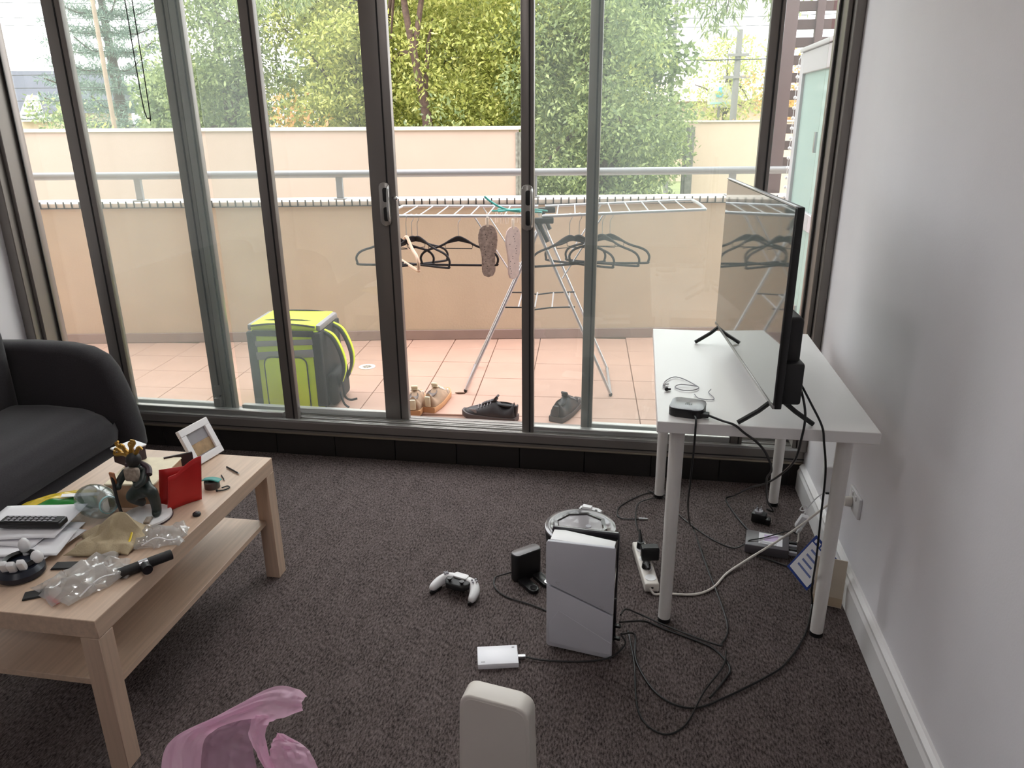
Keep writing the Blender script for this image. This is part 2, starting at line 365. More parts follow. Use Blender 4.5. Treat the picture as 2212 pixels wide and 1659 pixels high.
# roller blind above the door with its bead chain
bl = thing('roller_blind', 'pull chain loop of the rolled blind above the balcony door', 'blind', (-2.0, 3.075, 2.54))
B().cyl((-0.03, 0, 0), (2.6, 0, 0), 0.032, seg=24).obj('blind_roll', 'off_white', bl)
B().box((-0.05, 0.0, 0.02), (0.03, 0.06, 0.10), bev=0.004).obj('bracket', 'white_plastic', bl)
B().tube([(-0.05, -0.036, 0), (-0.046, -0.035, -0.5), (-0.044, -0.032, -0.9), (-0.036, -0.03, -0.985), (-0.026, -0.03, -0.99), (-0.018, -0.03, -0.96), (-0.016, -0.033, -0.5), (-0.016, -0.036, 0)], 0.0022, 6).obj('bead_chain', 'black_soft', bl)

# ================================================================== SOFA
sf = thing('sofa', 'black fabric sofa with a rounded arm standing by the left wall', 'sofa', (0, 0, 0))
def soft_box(x0, x1, y0, y1, z0, z1, r, n=3):
    return B().box(((x0+x1)/2, (y0+y1)/2, (z0+z1)/2), (x1-x0, y1-y0, z1-z0), bev=r, seg=n)
soft_box(-2.86, -2.235, 1.30, 2.78, 0.13, 0.24, 0.025).obj('base', 'sofa', sf)
# seat cushion: bulged top, front edge rolling over
def seat_fn(u, v):
    y = 1.34+1.40*u
    a = v
    prof_ = [(-2.72, 0.20), (-2.72, 0.365), (-2.5, 0.378), (-2.33, 0.370), (-2.245, 0.345), (-2.205, 0.305), (-2.19, 0.255), (-2.20, 0.215), (-2.23, 0.205)]
    t = a*(len(prof_)-1); i = min(int(t), len(prof_)-2); f = t-i
    x = prof_[i][0]*(1-f)+prof_[i+1][0]*f; z = prof_[i][1]*(1-f)+prof_[i+1][1]*f
    edge = min(u, 1-u)/0.05
    if edge < 1: z -= 0.03*(1-edge)**2 if z > 0.3 else 0; x -= 0.02*(1-edge)**2 if x > -2.3 else 0
    return Vector((x, y, z+0.004*math.sin(7*u+3*v)))
B().grid(seat_fn, 40, 33).obj('seat_cushion', 'sofa', sf, angle=80)
soft_box(-2.88, -2.66, 1.32, 2.76, 0.20, 0.74, 0.07, 5).obj('backrest', 'sofa', sf)
# far arm: rounded profile in x/z swept along y
arm = [(-2.87, 0.13), (-2.87, 0.60), (-2.82, 0.622), (-2.6, 0.632), (-2.42, 0.628), (-2.33, 0.612), (-2.26, 0.575), (-2.225, 0.52), (-2.20, 0.44), (-2.172, 0.33), (-2.155, 0.22), (-2.155, 0.15), (-2.17, 0.13)]
def arm_mesh(y0, y1):
    b = B(); n = 7; rings = []
    for k in range(n):
        a = -math.pi/2+math.pi*k/(n-1); ins = 0.028*(1-math.cos(a)); yy = (y0+y1)/2+((y1-y0)/2)*math.sin(a) if False else y0+(y1-y0)*(k/(n-1))
        ins = 0.075*(abs(2*k/(n-1)-1)**3)
        cx_, cz_ = -2.5, 0.36
        rings.append([Vector((x+(cx_-x)*ins*1.1, yy, max(0.13, z+(cz_-z)*ins*1.6))) for x, z in arm])
    return b.rings(rings)
arm_mesh(2.75, 2.875).obj('armrest', 'sofa', sf, angle=60)
arm_mesh(1.175, 1.30).obj('armrest', 'sofa', sf, angle=60)
for x in (-2.8, -2.25):
    for y in (1.23, 2.81): B().cyl((x, y, 0), (x, y, 0.14), 0.016, 0.024).obj('leg', 'black', sf)

# ================================================================== COFFEE TABLE
ct = thing('coffee_table', 'birch coloured coffee table with a lower shelf, covered in clutter', 'table', (-1.475, 1.74, 0))
B().box((0, 0, 0.425), (0.55, 0.90, 0.05), bev=0.0015, seg=1).obj('tabletop', 'birch', ct)
for sx in (-1, 1):
    for sy in (-1, 1):
        lg = B().box((sx*0.25, sy*0.425, 0.2), (0.05, 0.05, 0.398), bev=0.0012, seg=1).obj('leg', 'birch_leg', ct)
        B().box((sx*0.25, sy*0.425, 0.0015), (0.046, 0.046, 0.003)).obj('foot_pad', 'black', lg)
B().box((0, 0, 0.222), (0.50, 0.80, 0.018), bev=0.001, seg=1).obj('shelf', 'birch', ct)
TZ = 0.450
# ---- things on the coffee table
M['cream'] = mat('cream_printed_card', (238, 226, 196), 0.6, var=0.05, scale=40)
M['card'] = mat('kraft_card', (184, 148, 118), 0.7, var=0.05, scale=20)
M['gold'] = mat('antique_gold', (168, 128, 52), 0.35, metal=0.6)
M['copper'] = mat('copper', (190, 128, 92), 0.3, metal=0.7)
M['dkgreen'] = mat('dark_green_paint', (38, 48, 46), 0.4, var=0.2, scale=60)
M['dkpurple'] = mat('dark_purple_paint', (58, 40, 48), 0.5, var=0.2, scale=60)
M['fig_grey'] = mat('stone_grey_paint', (158, 144, 130), 0.5, var=0.35, scale=120)
M['skin_paint'] = mat('brown_paint', (142, 98, 72), 0.5)
M['red'] = mat('red_card', (196, 34, 34), 0.4, var=0.05, scale=10)
M['teal'] = mat('teal_plastic', (58, 150, 142), 0.4)
M['green_pack'] = mat('green_foil', (34, 128, 50), 0.25)
M['yellow_pack'] = mat('yellow_foil', (226, 196, 44), 0.22, var=0.25, scale=30)
M['beige_cloth'] = mat('beige_cloth', (186, 170, 140), 0.9, var=0.06, scale=40, bump=0.2, bscale=200)
M['navy'] = mat('navy_plastic', (22, 28, 42), 0.35)
M['clear'] = glass_mat('clear_plastic', tint=(0.82, 0.84, 0.85), dust=0.03, refl=0.14, rough=0.03, milk=0.05)
M['filmy'] = glass_mat('crinkled_plastic_film', tint=(0.93, 0.93, 0.92), dust=0.14, refl=0.26, rough=0.10, milk=0.26, milk_col=(0.86, 0.85, 0.84))
M['pic_sky'] = mat('print_grey_sky', (150, 146, 150), 0.3, var=0.1, scale=14)
M['pic_land'] = mat('print_golden_land', (166, 136, 100), 0.3, var=0.25, scale=40)
M['blue_ink'] = mat('blue_ink', (40, 66, 140), 0.5)
M['grey_print'] = mat('grey_print', (160, 158, 164), 0.6)

# card box with cream lid
bx = thing('gift_box', 'kraft box with a cream printed lid lying behind the figurine', 'box', (-1.462, 1.888, TZ), R(8))
B().box((0, 0, 0.038), (0.148, 0.185, 0.076), bev=0.002, seg=1).obj('box_body', 'card', bx)
B().box((0, 0, 0.077), (0.152, 0.189, 0.006), bev=0.002, seg=1).obj('lid', 'cream', bx)
wb_ = thing('small_carton', 'small white topped carton with dark sides on the cream box corner', 'box', (-1.545, 1.945, TZ+0.0805), R(-22))
B().box((0, 0, 0.022), (0.062, 0.072, 0.044), bev=0.002, seg=1).obj('carton_body', 'dkpurple', wb_)
B().box((0, 0, 0.047), (0.07, 0.08, 0.006), bev=0.002, seg=1).obj('flap', 'white_plastic', wb_)
# photo frame leaning back on an easel strut
fr = thing('photo_frame', 'white picture frame leaning back at the window end of the coffee table', 'frame', (-1.402, 2.143, TZ+0.003), R(81))
fw, fh, fb = 0.140, 0.132, 0.024
tilt = Matrix.Rotation(R(-25), 4, 'X')
def frm(b, c, s): b.box(tilt @ Vector(c), s, rot=(R(-25), 0, 0), bev=0.0015, seg=1)
b = B()
frm(b, (0, 0, fb/2), (fw, 0.014, fb)); frm(b, (0, 0, fh-fb/2), (fw, 0.014, fb))
frm(b, (-fw/2+fb/2, 0, fh/2), (fb, 0.014, fh-2*fb)); frm(b, (fw/2-fb/2, 0, fh/2), (fb, 0.014, fh-2*fb))
b.obj('frame_border', 'white_plastic', fr)
pic = B(); frm(pic, (0, 0.003, fh/2), (fw-2*fb+0.002, 0.004, fh-2*fb+0.002)); pic = pic.obj('picture', 'pic_sky', fr)
q = B(); frm(q, (0, 0.0005, fh/2-0.018), (fw-2*fb, 0.002, (fh-2*fb)*0.5)); q.obj('picture_ground', 'pic_land', pic)
B().box((0, 0.060, 0.036), (0.03, 0.004, 0.080), rot=(R(24), 0, 0)).obj('easel_strut', 'black', fr)
# red folded card
rc = thing('red_card', 'red folded card standing open in front of the white photo frame', 'card', (-1.293, 1.845, TZ), R(56))
def redf(u, v):
    x = -0.07+0.105*u
    return Vector((x+0.014*v, 0.006*math.sin(3*u)-0.012*v, 0.002+v*(0.112+0.032*max(0, math.sin((u-0.28)*2.2))*(u > 0.28))))
B().grid(redf, 16, 8).obj('front_leaf', 'red', rc, solid=0.0015, angle=80)
B().grid(lambda u, v: Vector((0.035-0.105*u+0.014*v, 0.004+0.05*u-0.004*v, 0.002+v*0.115)), 6, 6).obj('back_leaf', 'red', rc, solid=0.0015)
dk = thing('dark_booklet', 'dark brown booklet wedged between the red card and the photo frame', 'booklet', (-1.405, 1.985, TZ), R(40))
B().box((0, 0.012, 0.042), (0.085, 0.012, 0.085), rot=(R(-12), 0, 0), bev=0.001, seg=1).obj('cover', mat('dark_brown_board', (44, 32, 32), 0.5), dk)
# figurine on a round base
fg = thing('figurine', 'dark armoured figurine with a golden crest crouching on a round white base', 'figurine', (-1.372, 1.745, TZ)); fg.scale = (1.22, 1.22, 1.22)
B().lathe([(0.0, 0), (0.056, 0), (0.058, 0.003), (0.057, 0.009), (0.054, 0.011), (0.0, 0.011)], 40).obj('base', 'white_plastic', fg)
B().lathe([(0.0585, 0.0005), (0.0592, 0.0012), (0.0592, 0.0045), (0.0585, 0.005)], 40, cap=False).obj('base_rim', 'dkpurple', fg)
def skinbody(name, chains, m, parent, sub=2):
    verts, edges, rad = [], [], []
    for ch in chains:
        base = None
        for (p, r) in ch:
            hit = [i for i, vv in enumerate(verts) if (Vector(vv)-Vector(p)).length < 1e-5]
            if hit: i = hit[0]
            else: verts.append(p); rad.append(r); i = len(verts)-1
            if base is not None: edges.append((base, i))
            base = i
    me = bpy.data.meshes.new(name); me.from_pydata(verts, edges, [])
    o = bpy.data.objects.new(name, me); COL.objects.link(o); o.parent = parent
    sk = o.modifiers.new('skin', 'SKIN'); sk.use_smooth_shade = True
    for i, r in enumerate(rad): me.skin_vertices[0].data[i].radius = (r, r)
    me.skin_vertices[0].data[0].use_root = True
    ss = o.modifiers.new('subdiv', 'SUBSURF'); ss.levels = sub; ss.render_levels = sub
    me.materials.append(M[m]); return o
pel, ch_ = (0.0, 0.01, 0.075), (-0.008, 0.005, 0.118)
skinbody('body', [[(pel, 0.016), ((-0.003, 0.008, 0.096), 0.0175), (ch_, 0.018), ((-0.004, 0.0, 0.136), 0.0112), ((-0.002, -0.004, 0.152), 0.0150)],
    [(pel, 0.016), ((0.036, -0.012, 0.082), 0.0156), ((0.03, 0.002, 0.045), 0.0125), ((0.028, 0.004, 0.018), 0.0112), ((0.034, -0.014, 0.015), 0.0088)],
    [(pel, 0.016), ((-0.03, -0.004, 0.058), 0.0169), ((-0.026, 0.026, 0.03), 0.0125), ((-0.03, 0.034, 0.018), 0.0100)],
    [(ch_, 0.018), ((-0.03, -0.004, 0.122), 0.0106), ((-0.042, -0.018, 0.10), 0.0094), ((-0.034, -0.034, 0.092), 0.0081)],
    [(ch_, 0.018), ((0.016, 0.0, 0.124), 0.0106), ((0.024, -0.02, 0.108), 0.0094), ((0.008, -0.034, 0.10), 0.0081)]], 'dkgreen', fg)
B().sph((0.0, -0.006, 0.158), 0.017, (1, 1.05, 1), 14, 9).obj('hair', 'black_soft', fg)
B().box((-0.002, -0.017, 0.125), (0.036, 0.016, 0.034), bev=0.006).obj('breastplate', 'fig_grey', fg)
B().tube([(-0.034, 0.01, 0.132), (-0.01, 0.016, 0.138), (0.02, 0.01, 0.13), (0.03, -0.004, 0.12)], 0.008, 8).obj('shoulder_sash', 'dkpurple', fg)
b = B()
for k in range(7):  # crest of curling golden fronds
    a = R(52+k*20); ln = 0.044+0.006*math.sin(k*1.9)
    dx, dz = math.cos(a)*1.0, math.sin(a)
    p = Vector((-0.006, -0.004, 0.164)); q = p+Vector((dx*ln, 0.004*(k % 3-1), dz*ln*0.8))
    side = Vector((-dz, 0, dx))*0.010*(1 if k % 2 else -1)
    b.tube([p, (p+q)/2+side*0.4, q, q+side], [0.0055, 0.0045, 0.0045, 0.003, 0.003], 6)
b.obj('crest', 'gold', fg)
B().tube([(-0.044, -0.03, 0.125), (-0.034, -0.042, 0.07), (-0.018, -0.05, 0.012)], 0.0035, 6).obj('staff', 'black_soft', fg)
B().box((-0.043, -0.03, 0.118), (0.014, 0.005, 0.034), rot=(0.2, 0.1, 0), bev=0.0015, seg=1).obj('staff_grip', 'copper', fg)
B().box((-0.012, -0.048, 0.014), (0.012, 0.03, 0.004), rot=(0, 0, 0.4), bev=0.001, seg=1).obj('blade', 'copper', fg)
B().box((0.026, -0.03, 0.0145), (0.014, 0.028, 0.006), rot=(0, 0, 0.3), bev=0.002).obj('boulder', 'fig_grey', fg)
# clear plastic bottle lying on its side
jr = thing('plastic_bottle', 'clear empty plastic bottle lying on its side beside the figurine', 'bottle', (-1.515, 1.735, TZ+0.050), 0); jr.scale = (1.2, 1.2, 1.2)
mt = Euler((R(80), 0, R(62))).to_matrix().to_4x4()
B().lathe([(0.001, -0.062), (0.018, -0.06), (0.034, -0.048), (0.040, -0.025), (0.041, 0.0), (0.038, 0.03), (0.028, 0.05), (0.020, 0.058), (0.019, 0.072), (0.017, 0.072), (0.017, 0.058), (0.026, 0.047), (0.036, 0.028), (0.039, 0.0), (0.038, -0.025), (0.032, -0.046), (0.016, -0.057), (0.001, -0.059)], 36, mt, cap=False).obj('bottle_body', 'clear', jr)
B().lathe([(0.0205, 0.060), (0.0215, 0.061), (0.0215, 0.066), (0.0205, 0.067)], 36, mt, cap=False).obj('neck_ring', mat('pale_blue_ring', (150, 200, 205), 0.2), jr)
# crisp packet
pk = thing('snack_packet', 'yellow and green foil snack packet near the sofa edge of the table', 'packet', (-1.675, 1.77, TZ), R(38))
def pillow(w, l, h, zoff=0.0, seed=1, lo=0.0, hi=1.0):
    def fn(u, v):
        x = (u-0.5)*w; y = (lo+(hi-lo)*v-0.5)*l; vv = lo+(hi-lo)*v
        k = max(0, (1-(2*u-1)**2))*max(0, 1-(2*vv-1)**2)
        return Vector((x, y, 0.003+zoff+h*k**0.5+0.004*math.sin(17*u+seed)*math.sin(13*vv+seed*2)*k))
    return fn
B().grid(pillow(0.20, 0.13, 0.03, lo=0.0, hi=0.42), 26, 12).obj('packet_lower', 'green_pack', pk, solid=0.002, angle=80)
B().grid(pillow(0.20, 0.13, 0.03, lo=0.42, hi=1.0), 26, 14).obj('packet_upper', 'yellow_pack', pk, solid=0.002, angle=80)
B().box((0.06, -0.02, 0.034), (0.10, 0.02, 0.002), rot=(0, 0.1, -0.2)).obj('label_flash', 'white_plastic', pk)
# papers: a fanned pile of letters, each its own sheet
PAP = [(-1.66, 1.56, 0.30, 0.22, 6, 'white letter at the bottom of the paper pile under the remote'), (-1.635, 1.545, 0.29, 0.21, -4, 'white sheet just above the lowest letter of the pile'),
       (-1.60, 1.535, 0.24, 0.12, 14, 'long white envelope fanned out in the paper pile'), (-1.665, 1.615, 0.22, 0.20, 2, 'folded white leaflet high in the paper pile'),
       (-1.65, 1.63, 0.23, 0.19, 12, 'topmost white sheet of the paper pile, under the remote')]
for i, (x, y, w, l, a, lab) in enumerate(PAP):
    o = B().grid(lambda u, v, w=w, l=l, i=i: Vector(((u-0.5)*w, (v-0.5)*l, 0.0025*math.sin(5*u+i)*math.sin(4*v+i*2)+0.004*(u-.5)*(v-.5))), 14, 10).obj('paper_sheet', 'paper', None, solid=0.0016, angle=80)
    o.location = (x, y, TZ+0.006+0.0065*i); o.rotation_euler = (0, 0, R(a)); tag(o, lab, 'paper', 'papers on the coffee table')
pr = bpy.data.objects['paper_sheet']
for k in range(2):
    B().box((-0.02, -0.085+0.012*k, 0.0035), (0.12, 0.004, 0.0006)).obj('printed_line', 'grey_print', pr)
rm = thing('remote_control', 'long black remote control lying on the pile of papers', 'remote', (-1.615, 1.605, TZ+0.038), R(8))
B().box((0, 0, 0.009), (0.175, 0.042, 0.018), bev=0.005, seg=3).obj('remote_body', 'black', rm)
B().box((0, 0, 0.0185), (0.165, 0.034, 0.002), bev=0.0008, seg=1).obj('key_panel', 'black_soft', rm)
k0 = None
for i in range(9):
    for j in range(3):
        p = (-0.066+0.0155*i, -0.011+0.011*j, 0.0205)
        if k0 is None: k0 = B().box((0, 0, 0), (0.009, 0.007, 0.002), bev=0.0006, seg=1).obj('key', 'grey_print', rm); k0.location = p
        else: share(k0, p, parent=rm)
# cloth pouch
def crumple(cx_, cy_, w, l, h, seed, peak=(0.5, 0.5)):
    rs = np.random.default_rng(seed); ph = rs.uniform(0, 6.28, 8); fr_ = rs.uniform(4, 13, 8); an = rs.uniform(0, 6.28, 8)
    def fn(u, v):
        k = max(0, (1-(2*u-1)**4)*(1-(2*v-1)**4))
        z = 0.0
        for i in range(8): z += abs(math.sin(fr_[i]*(u*math.cos(an[i])+v*math.sin(an[i]))+ph[i]))
        z = z/8
        pkk = math.exp(-((u-peak[0])**2+(v-peak[1])**2)/0.09)
        wob = 0.06*math.sin(5*u+ph[0])*math.cos(4*v+ph[1])
        return Vector(((u-0.5+wob*(v-.5))*w, (v-0.5+wob*(u-.5))*l, 0.003+h*(0.25*k+0.5*z*k+0.6*pkk*k)))
    return fn
def crinkle(w, l, h, seed, n=9, peak=None):
    rs = np.random.default_rng(seed); G = rs.uniform(0, 1, (n+1, n+1)); GX = rs.uniform(-.5, .5, (n+1, n+1)); GY = rs.uniform(-.5, .5, (n+1, n+1))
    def lerp(A, u, v):
        x, y = u*(n-1), v*(n-1); i, j = min(int(x), n-2), min(int(y), n-2); f, g = x-i, y-j
        return A[i, j]*(1-f)*(1-g)+A[i+1, j]*f*(1-g)+A[i, j+1]*(1-f)*g+A[i+1, j+1]*f*g
    def fn(u, v):
        k = max(0, (1-(2*u-1)**4)*(1-(2*v-1)**4))**0.6
        z = lerp(G, u, v)
        if peak: z = 0.45*z+1.0*math.exp(-((u-peak[0])**2+(v-peak[1])**2)/0.07)
        return Vector(((u-0.5)*w+lerp(GX, u, v)*w*0.16, (v-0.5)*l+lerp(GY, u, v)*l*0.16, 0.003+h*(0.15+0.85*z)*(0.18+0.82*k)))
    return fn
pc = thing('cloth_pouch', 'crumpled beige cloth pouch in the middle of the coffee table', 'pouch', (-1.385, 1.605, TZ), R(14))
B().grid(crinkle(0.17, 0.135, 0.062, 5, 7, (0.58, 0.70)), 37, 37).obj('pouch_body', 'beige_cloth', pc, solid=0.003, angle=60)
B().tube([(0.05, -0.06, 0.012), (0.062, -0.03, 0.02), (0.06, 0.0, 0.03)], 0.003, 6).obj('drawstring', 'yellow_pack', pc)
for nm, loc, a, w, l, h, sd_, lab in (('plastic_bag', (-1.262, 1.648, TZ), 20, 0.125, 0.105, 0.034, 11, 'clear crinkled plastic bag at the table edge, right of the beige pouch'),
                                ('plastic_bag', (-1.325, 1.435, TZ), 66, 0.19, 0.145, 0.04, 23, 'silvery clear plastic bag with a red seal, nearest the table front')):
    e = thing(nm, lab, 'bag', loc, R(a), 'clear bags on the coffee table')
    B().grid(crinkle(w, l, h*1.15, sd_, 9), 33, 33).obj('film', 'filmy', e, angle=18)
    B().grid(crinkle(w*.97, l*.97, h*.5, sd_+1, 8), 29, 29).obj('film_underside', 'filmy', e, angle=18)
    B().tube([(-w*.3, -l*.46, 0.012), (0, -l*.40, 0.028), (w*.25, -l*.44, 0.02), (w*.46, -l*.3, 0.012)], 0.0022, 6).obj('zip_seal', 'white_plastic', e)
    if sd_ == 23: B().box((-w*.50, -l*.10, 0.006), (0.008, 0.05, 0.002)).obj('red_seal', 'red', e)
tb = thing('torch', 'black tubular torch lying near the right edge of the coffee table', 'torch', (-1.215, 1.505, TZ+0.0145), R(52))
B().cyl((-0.062, 0, 0), (-0.012, 0, 0), 0.0135, seg=20).obj('barrel', 'black_soft', tb)
B().cyl((0.006, 0, 0), (0.068, 0, 0), 0.0135, seg=20).obj('barrel', 'black_soft', tb)
B().cyl((-0.014, 0, 0), (0.008, 0, 0), 0.0145, seg=20).obj('collar', 'steel', tb)
B().cyl((-0.003, 0.0, 0), (-0.003, -0.034, 0.0), 0.013, 0.0125, seg=20).obj('branch', 'black', tb)
gd = thing('round_gadget', 'dark round gadget with white pods at the near left of the table', 'gadget', (-1.515, 1.435, TZ), R(20))
B().lathe([(0.0, 0.0), (0.050, 0.0), (0.056, 0.006), (0.056, 0.018), (0.046, 0.030), (0.0, 0.034)], 36).obj('dish', 'navy', gd)
B().lathe([(0.036, 0.026), (0.044, 0.034), (0.040, 0.044), (0.030, 0.040)], 30, Matrix.Translation((0, 0.01, 0.0)), cap=False).obj('ring', 'black', gd)
for i, (x, y) in enumerate(((-0.02, -0.03), (0.0, -0.036), (0.02, -0.03))):
    B().box((x, y, 0.044), (0.018, 0.016, 0.034), rot=(R(25), 0, 0), bev=0.004).obj('pod', 'white_plastic', gd)
B().sph((0.042, 0.006, 0.044), 0.015, (1, 1, 1.2)).obj('knob', 'white_plastic', gd)
B().sph((-0.002, 0.05, 0.055), 0.014, (1, 1, 1.6)).cyl((-0.002, 0.05, 0.025), (-0.002, 0.05, 0.05), 0.008).obj('knob', 'white_plastic', gd)
for lab, loc, a, s in (('black square cloth patch lying beside the gadget, nearest the table front', (-1.412, 1.362, TZ), 30, (0.055, 0.035)), ('black square cloth patch behind the silvery plastic bag', (-1.43, 1.485, TZ), 12, (0.06, 0.034))):
    o = B().box((0, 0, 0.0022), (*s, 0.0036), bev=0.001, seg=1).box((0, 0, 0.0045), (s[0]*.9, s[1]*.9, 0.0014), bev=0.0004, seg=1).obj('cloth_patch', 'black_soft'); o.location = loc; o.rotation_euler = (0, 0, R(a)); tag(o, lab, 'cloth', 'black cloth patches on the table')
rl = thing('tape_roll', 'grey tape roll under a teal strip, right of the red card', 'tape', (-1.285, 1.955, TZ), 0)
B().lathe([(0.011, 0), (0.023, 0), (0.0235, 0.001), (0.0235, 0.021), (0.023, 0.022), (0.011, 0.022), (0.011, 0.0)], 28, cap=False).obj('roll', mat('dark_grey_tape', (80, 74, 72), 0.5), rl)
B().grid(lambda u, v: Vector((-0.03+0.06*u, -0.012+0.024*v, 0.0245+0.006*math.sin(3*u))), 10, 4).obj('strip', 'teal', rl, solid=0.0015)
kc = B().tube([(-1.255, 1.93, TZ+0.003), (-1.235, 1.94, TZ+0.003), (-1.228, 1.958, TZ+0.003), (-1.24, 1.965, TZ+0.003), (-1.25, 1.95, TZ+0.004)], 0.002, 6).sph((-1.255, 1.93, TZ+0.004), 0.004).obj('key_cord', 'black'); tag(kc, 'short looped black cord beside the tape roll', 'cord')
for lab, p0, p1 in (('thin dark stylus lying alone near the window end of the coffee table', (-1.311, 2.091, TZ+.004), (-1.243, 2.049, TZ+.004)), ('short dark pin lying between the tape roll and photo frame', (-1.299, 2.034, TZ+.003), (-1.268, 2.000, TZ+.003))):
    p0, p1 = Vector(p0), Vector(p1); d = (p1-p0)
    e = thing('stylus', lab, 'stylus', p0, 0, 'styluses on the coffee table')
    B().cyl((0, 0, 0), d*.9, 0.0028 if d.length > .06 else 0.0018, seg=10).obj('shaft', 'black_soft', e)
    B().cyl(d*.9, d, 0.0026 if d.length > .06 else 0.0017, 0.0006, seg=10).obj('tip', 'steel', e)
pz = thing('pebble_button', 'small dark round knob on the table in front of the red card', 'knob', (-1.236, 1.783, TZ), 0)
B().lathe([(0.0, 0), (0.010, 0), (0.012, 0.003), (0.011, 0.008), (0.006, 0.011), (0.0, 0.0115)], 20).obj('knob_body', 'black_soft', pz)
B().lathe([(0.0, 0.0115), (0.004, 0.0112), (0.003, 0.014), (0.0, 0.0145)], 12).obj('knob_pip', 'steel', pz)

# ================================================================== DESK
dk_ = thing('desk', 'white rectangular desk with round legs against the right wall', 'desk', (0.379, 2.510, 0), 0)
B().box((0, 0, 0.713), (0.597, 0.990, 0.034), bev=0.0015, seg=1).obj('desktop', 'desk', dk_)
for sx, sy in ((-1, -1), (1, -1), (-1, 1), (1, 1)):
    x, y = sx*0.235, (-0.405 if sy < 0 else 0.445)
    lg = B().cyl((x, y, 0.012), (x, y, 0.694), 0.0195, 0.0225, seg=28).obj('leg', 'desk_leg', dk_)
    B().cyl((x, y, 0.0), (x, y, 0.014), 0.0205, seg=24).obj('foot', 'black', lg)
    B().cyl((x, y, 0.688), (x, y, 0.696), 0.034, seg=24).obj('mount_plate', 'desk_leg', lg)
# ================================================================== TELEVISION
DZ = 0.730
tv = thing('television', 'black flat screen television on splayed feet, seen from its side', 'television', (0.3505, 2.4405, DZ), R(-85.16))
B().box((0, 0.010, 0.329), (0.890, 0.020, 0.538), bev=0.003, seg=2).obj('cabinet', 'black', tv)
B().box((0, -0.0015, 0.333), (0.880, 0.003, 0.522)).obj('screen', mat('dark_glossy_screen', (10, 10, 11), 0.045, spec=1.0, coat=1.0), tv)
B().box((0, -0.002, 0.066), (0.890, 0.006, 0.010), bev=0.001, seg=1).obj('lower_bezel', mat('bezel_silver', (150, 148, 146), 0.3, metal=0.6), tv)
B().box((0, 0.0, 0.5985), (0.890, 0.008, 0.003)).obj('upper_bezel', 'steel', tv)
bk = B().box((0, 0.043, 0.19), (0.80, 0.052, 0.23), bev=0.014, seg=3).obj('rear_housing', 'black_soft', tv)
B().box((0.36, 0.046, 0.125), (0.13, 0.06, 0.12), bev=0.008, seg=2).obj('port_bay', 'black', bk)
for sx in (-0.395, 0.395):
    ft = B().tube([(sx, 0.012, 0.072), (sx+0.01, -0.03, 0.04), (sx+0.016, -0.085, 0.006)], 0.007, 8, 1).obj('foot', 'black', tv)
    B().tube([(sx, 0.03, 0.072), (sx+0.01, 0.07, 0.04), (sx+0.016, 0.12, 0.006)], 0.007, 8, 1).obj('foot', 'black', tv)
# streaming box
sb = thing('streaming_box', 'small black media box with a grey lid on the near desk corner', 'media box', (0.168, 2.100, DZ), R(-12))
B().prism(rr(0.098, 0.098, 0.022), 0, 0.024, bev=0.003).obj('body', 'black', sb)
B().prism(rr(0.096, 0.096, 0.021), 0.0242, 0.0262, bev=0.0008).obj('lid', mat('satin_grey_lid', (120, 118, 126), 0.25), sb)
lgm = B().box((-0.006, 0.0, 0.0266), (0.003, 0.014, 0.0006)).box((-0.0005, 0.006, 0.0266), (0.011, 0.003, 0.0006)).box((0.0045, -0.001, 0.0266), (0.003, 0.014, 0.0006)).box((-0.0008, -0.002, 0.0266), (0.003, 0.009, 0.0006)).box((0.010, 0.0, 0.0266), (0.003, 0.014, 0.0006)).obj('logo', 'black', sb)
B().box((0.052, -0.032, 0.011), (0.026, 0.022, 0.012), bev=0.002).obj('plug', 'black_soft', sb)
# earphones and a twist of wire
ea = thing('earphones', 'tangled white and grey earphones on the desk behind the media box', 'earphones', (0, 0, DZ))
B().tube([(0.11, 2.285, 0.004), (0.103, 2.305, 0.004), (0.112, 2.355, 0.004), (0.14, 2.40, 0.004), (0.17, 2.385, 0.004), (0.202, 2.334, 0.004), (0.214, 2.305, 0.004), (0.195, 2.28, 0.004), (0.165, 2.275, 0.004), (0.14, 2.30, 0.004), (0.16, 2.325, 0.0055), (0.21, 2.312, 0.0065)], 0.0016, 6).obj('cord', 'grey_print', ea)
B().sph((0.113, 2.27, 0.007), 0.007, (1, 1, .9), 10, 8).cyl((0.113, 2.27, 0.005), (0.125, 2.278, 0.005), 0.0035, seg=8).obj('earbud', 'black', ea)
B().sph((0.108, 2.318, 0.006), 0.006, (1, 1, .9), 10, 8).cyl((0.108, 2.318, 0.005), (0.12, 2.325, 0.005), 0.003, seg=8).obj('earbud', 'white_plastic', ea)
wt = B().tube([(0.197, 2.247, DZ+.003), (0.208, 2.212, DZ+.003), (0.246, 2.205, DZ+.003), (0.253, 2.225, DZ+.003), (0.241, 2.262, DZ+.004), (0.249, 2.285, DZ+.008)], 0.0014, 6).obj('wire_tie', 'grey_print'); tag(wt, 'bent thin wire tie on the desk beside the media box', 'wire')

# ================================================================== FLOOR THINGS
M['dark_shell'] = mat('dark_gloss_shell', (58, 56, 60), 0.18, coat=0.4)
M['console_white'] = mat('console_shell', (200, 200, 208), 0.4)
# console standing on its edge
cs = thing('games_console', 'white games console standing upright on the carpet in front of the desk leg', 'console', (-0.115, 1.945, 0), R(-6))
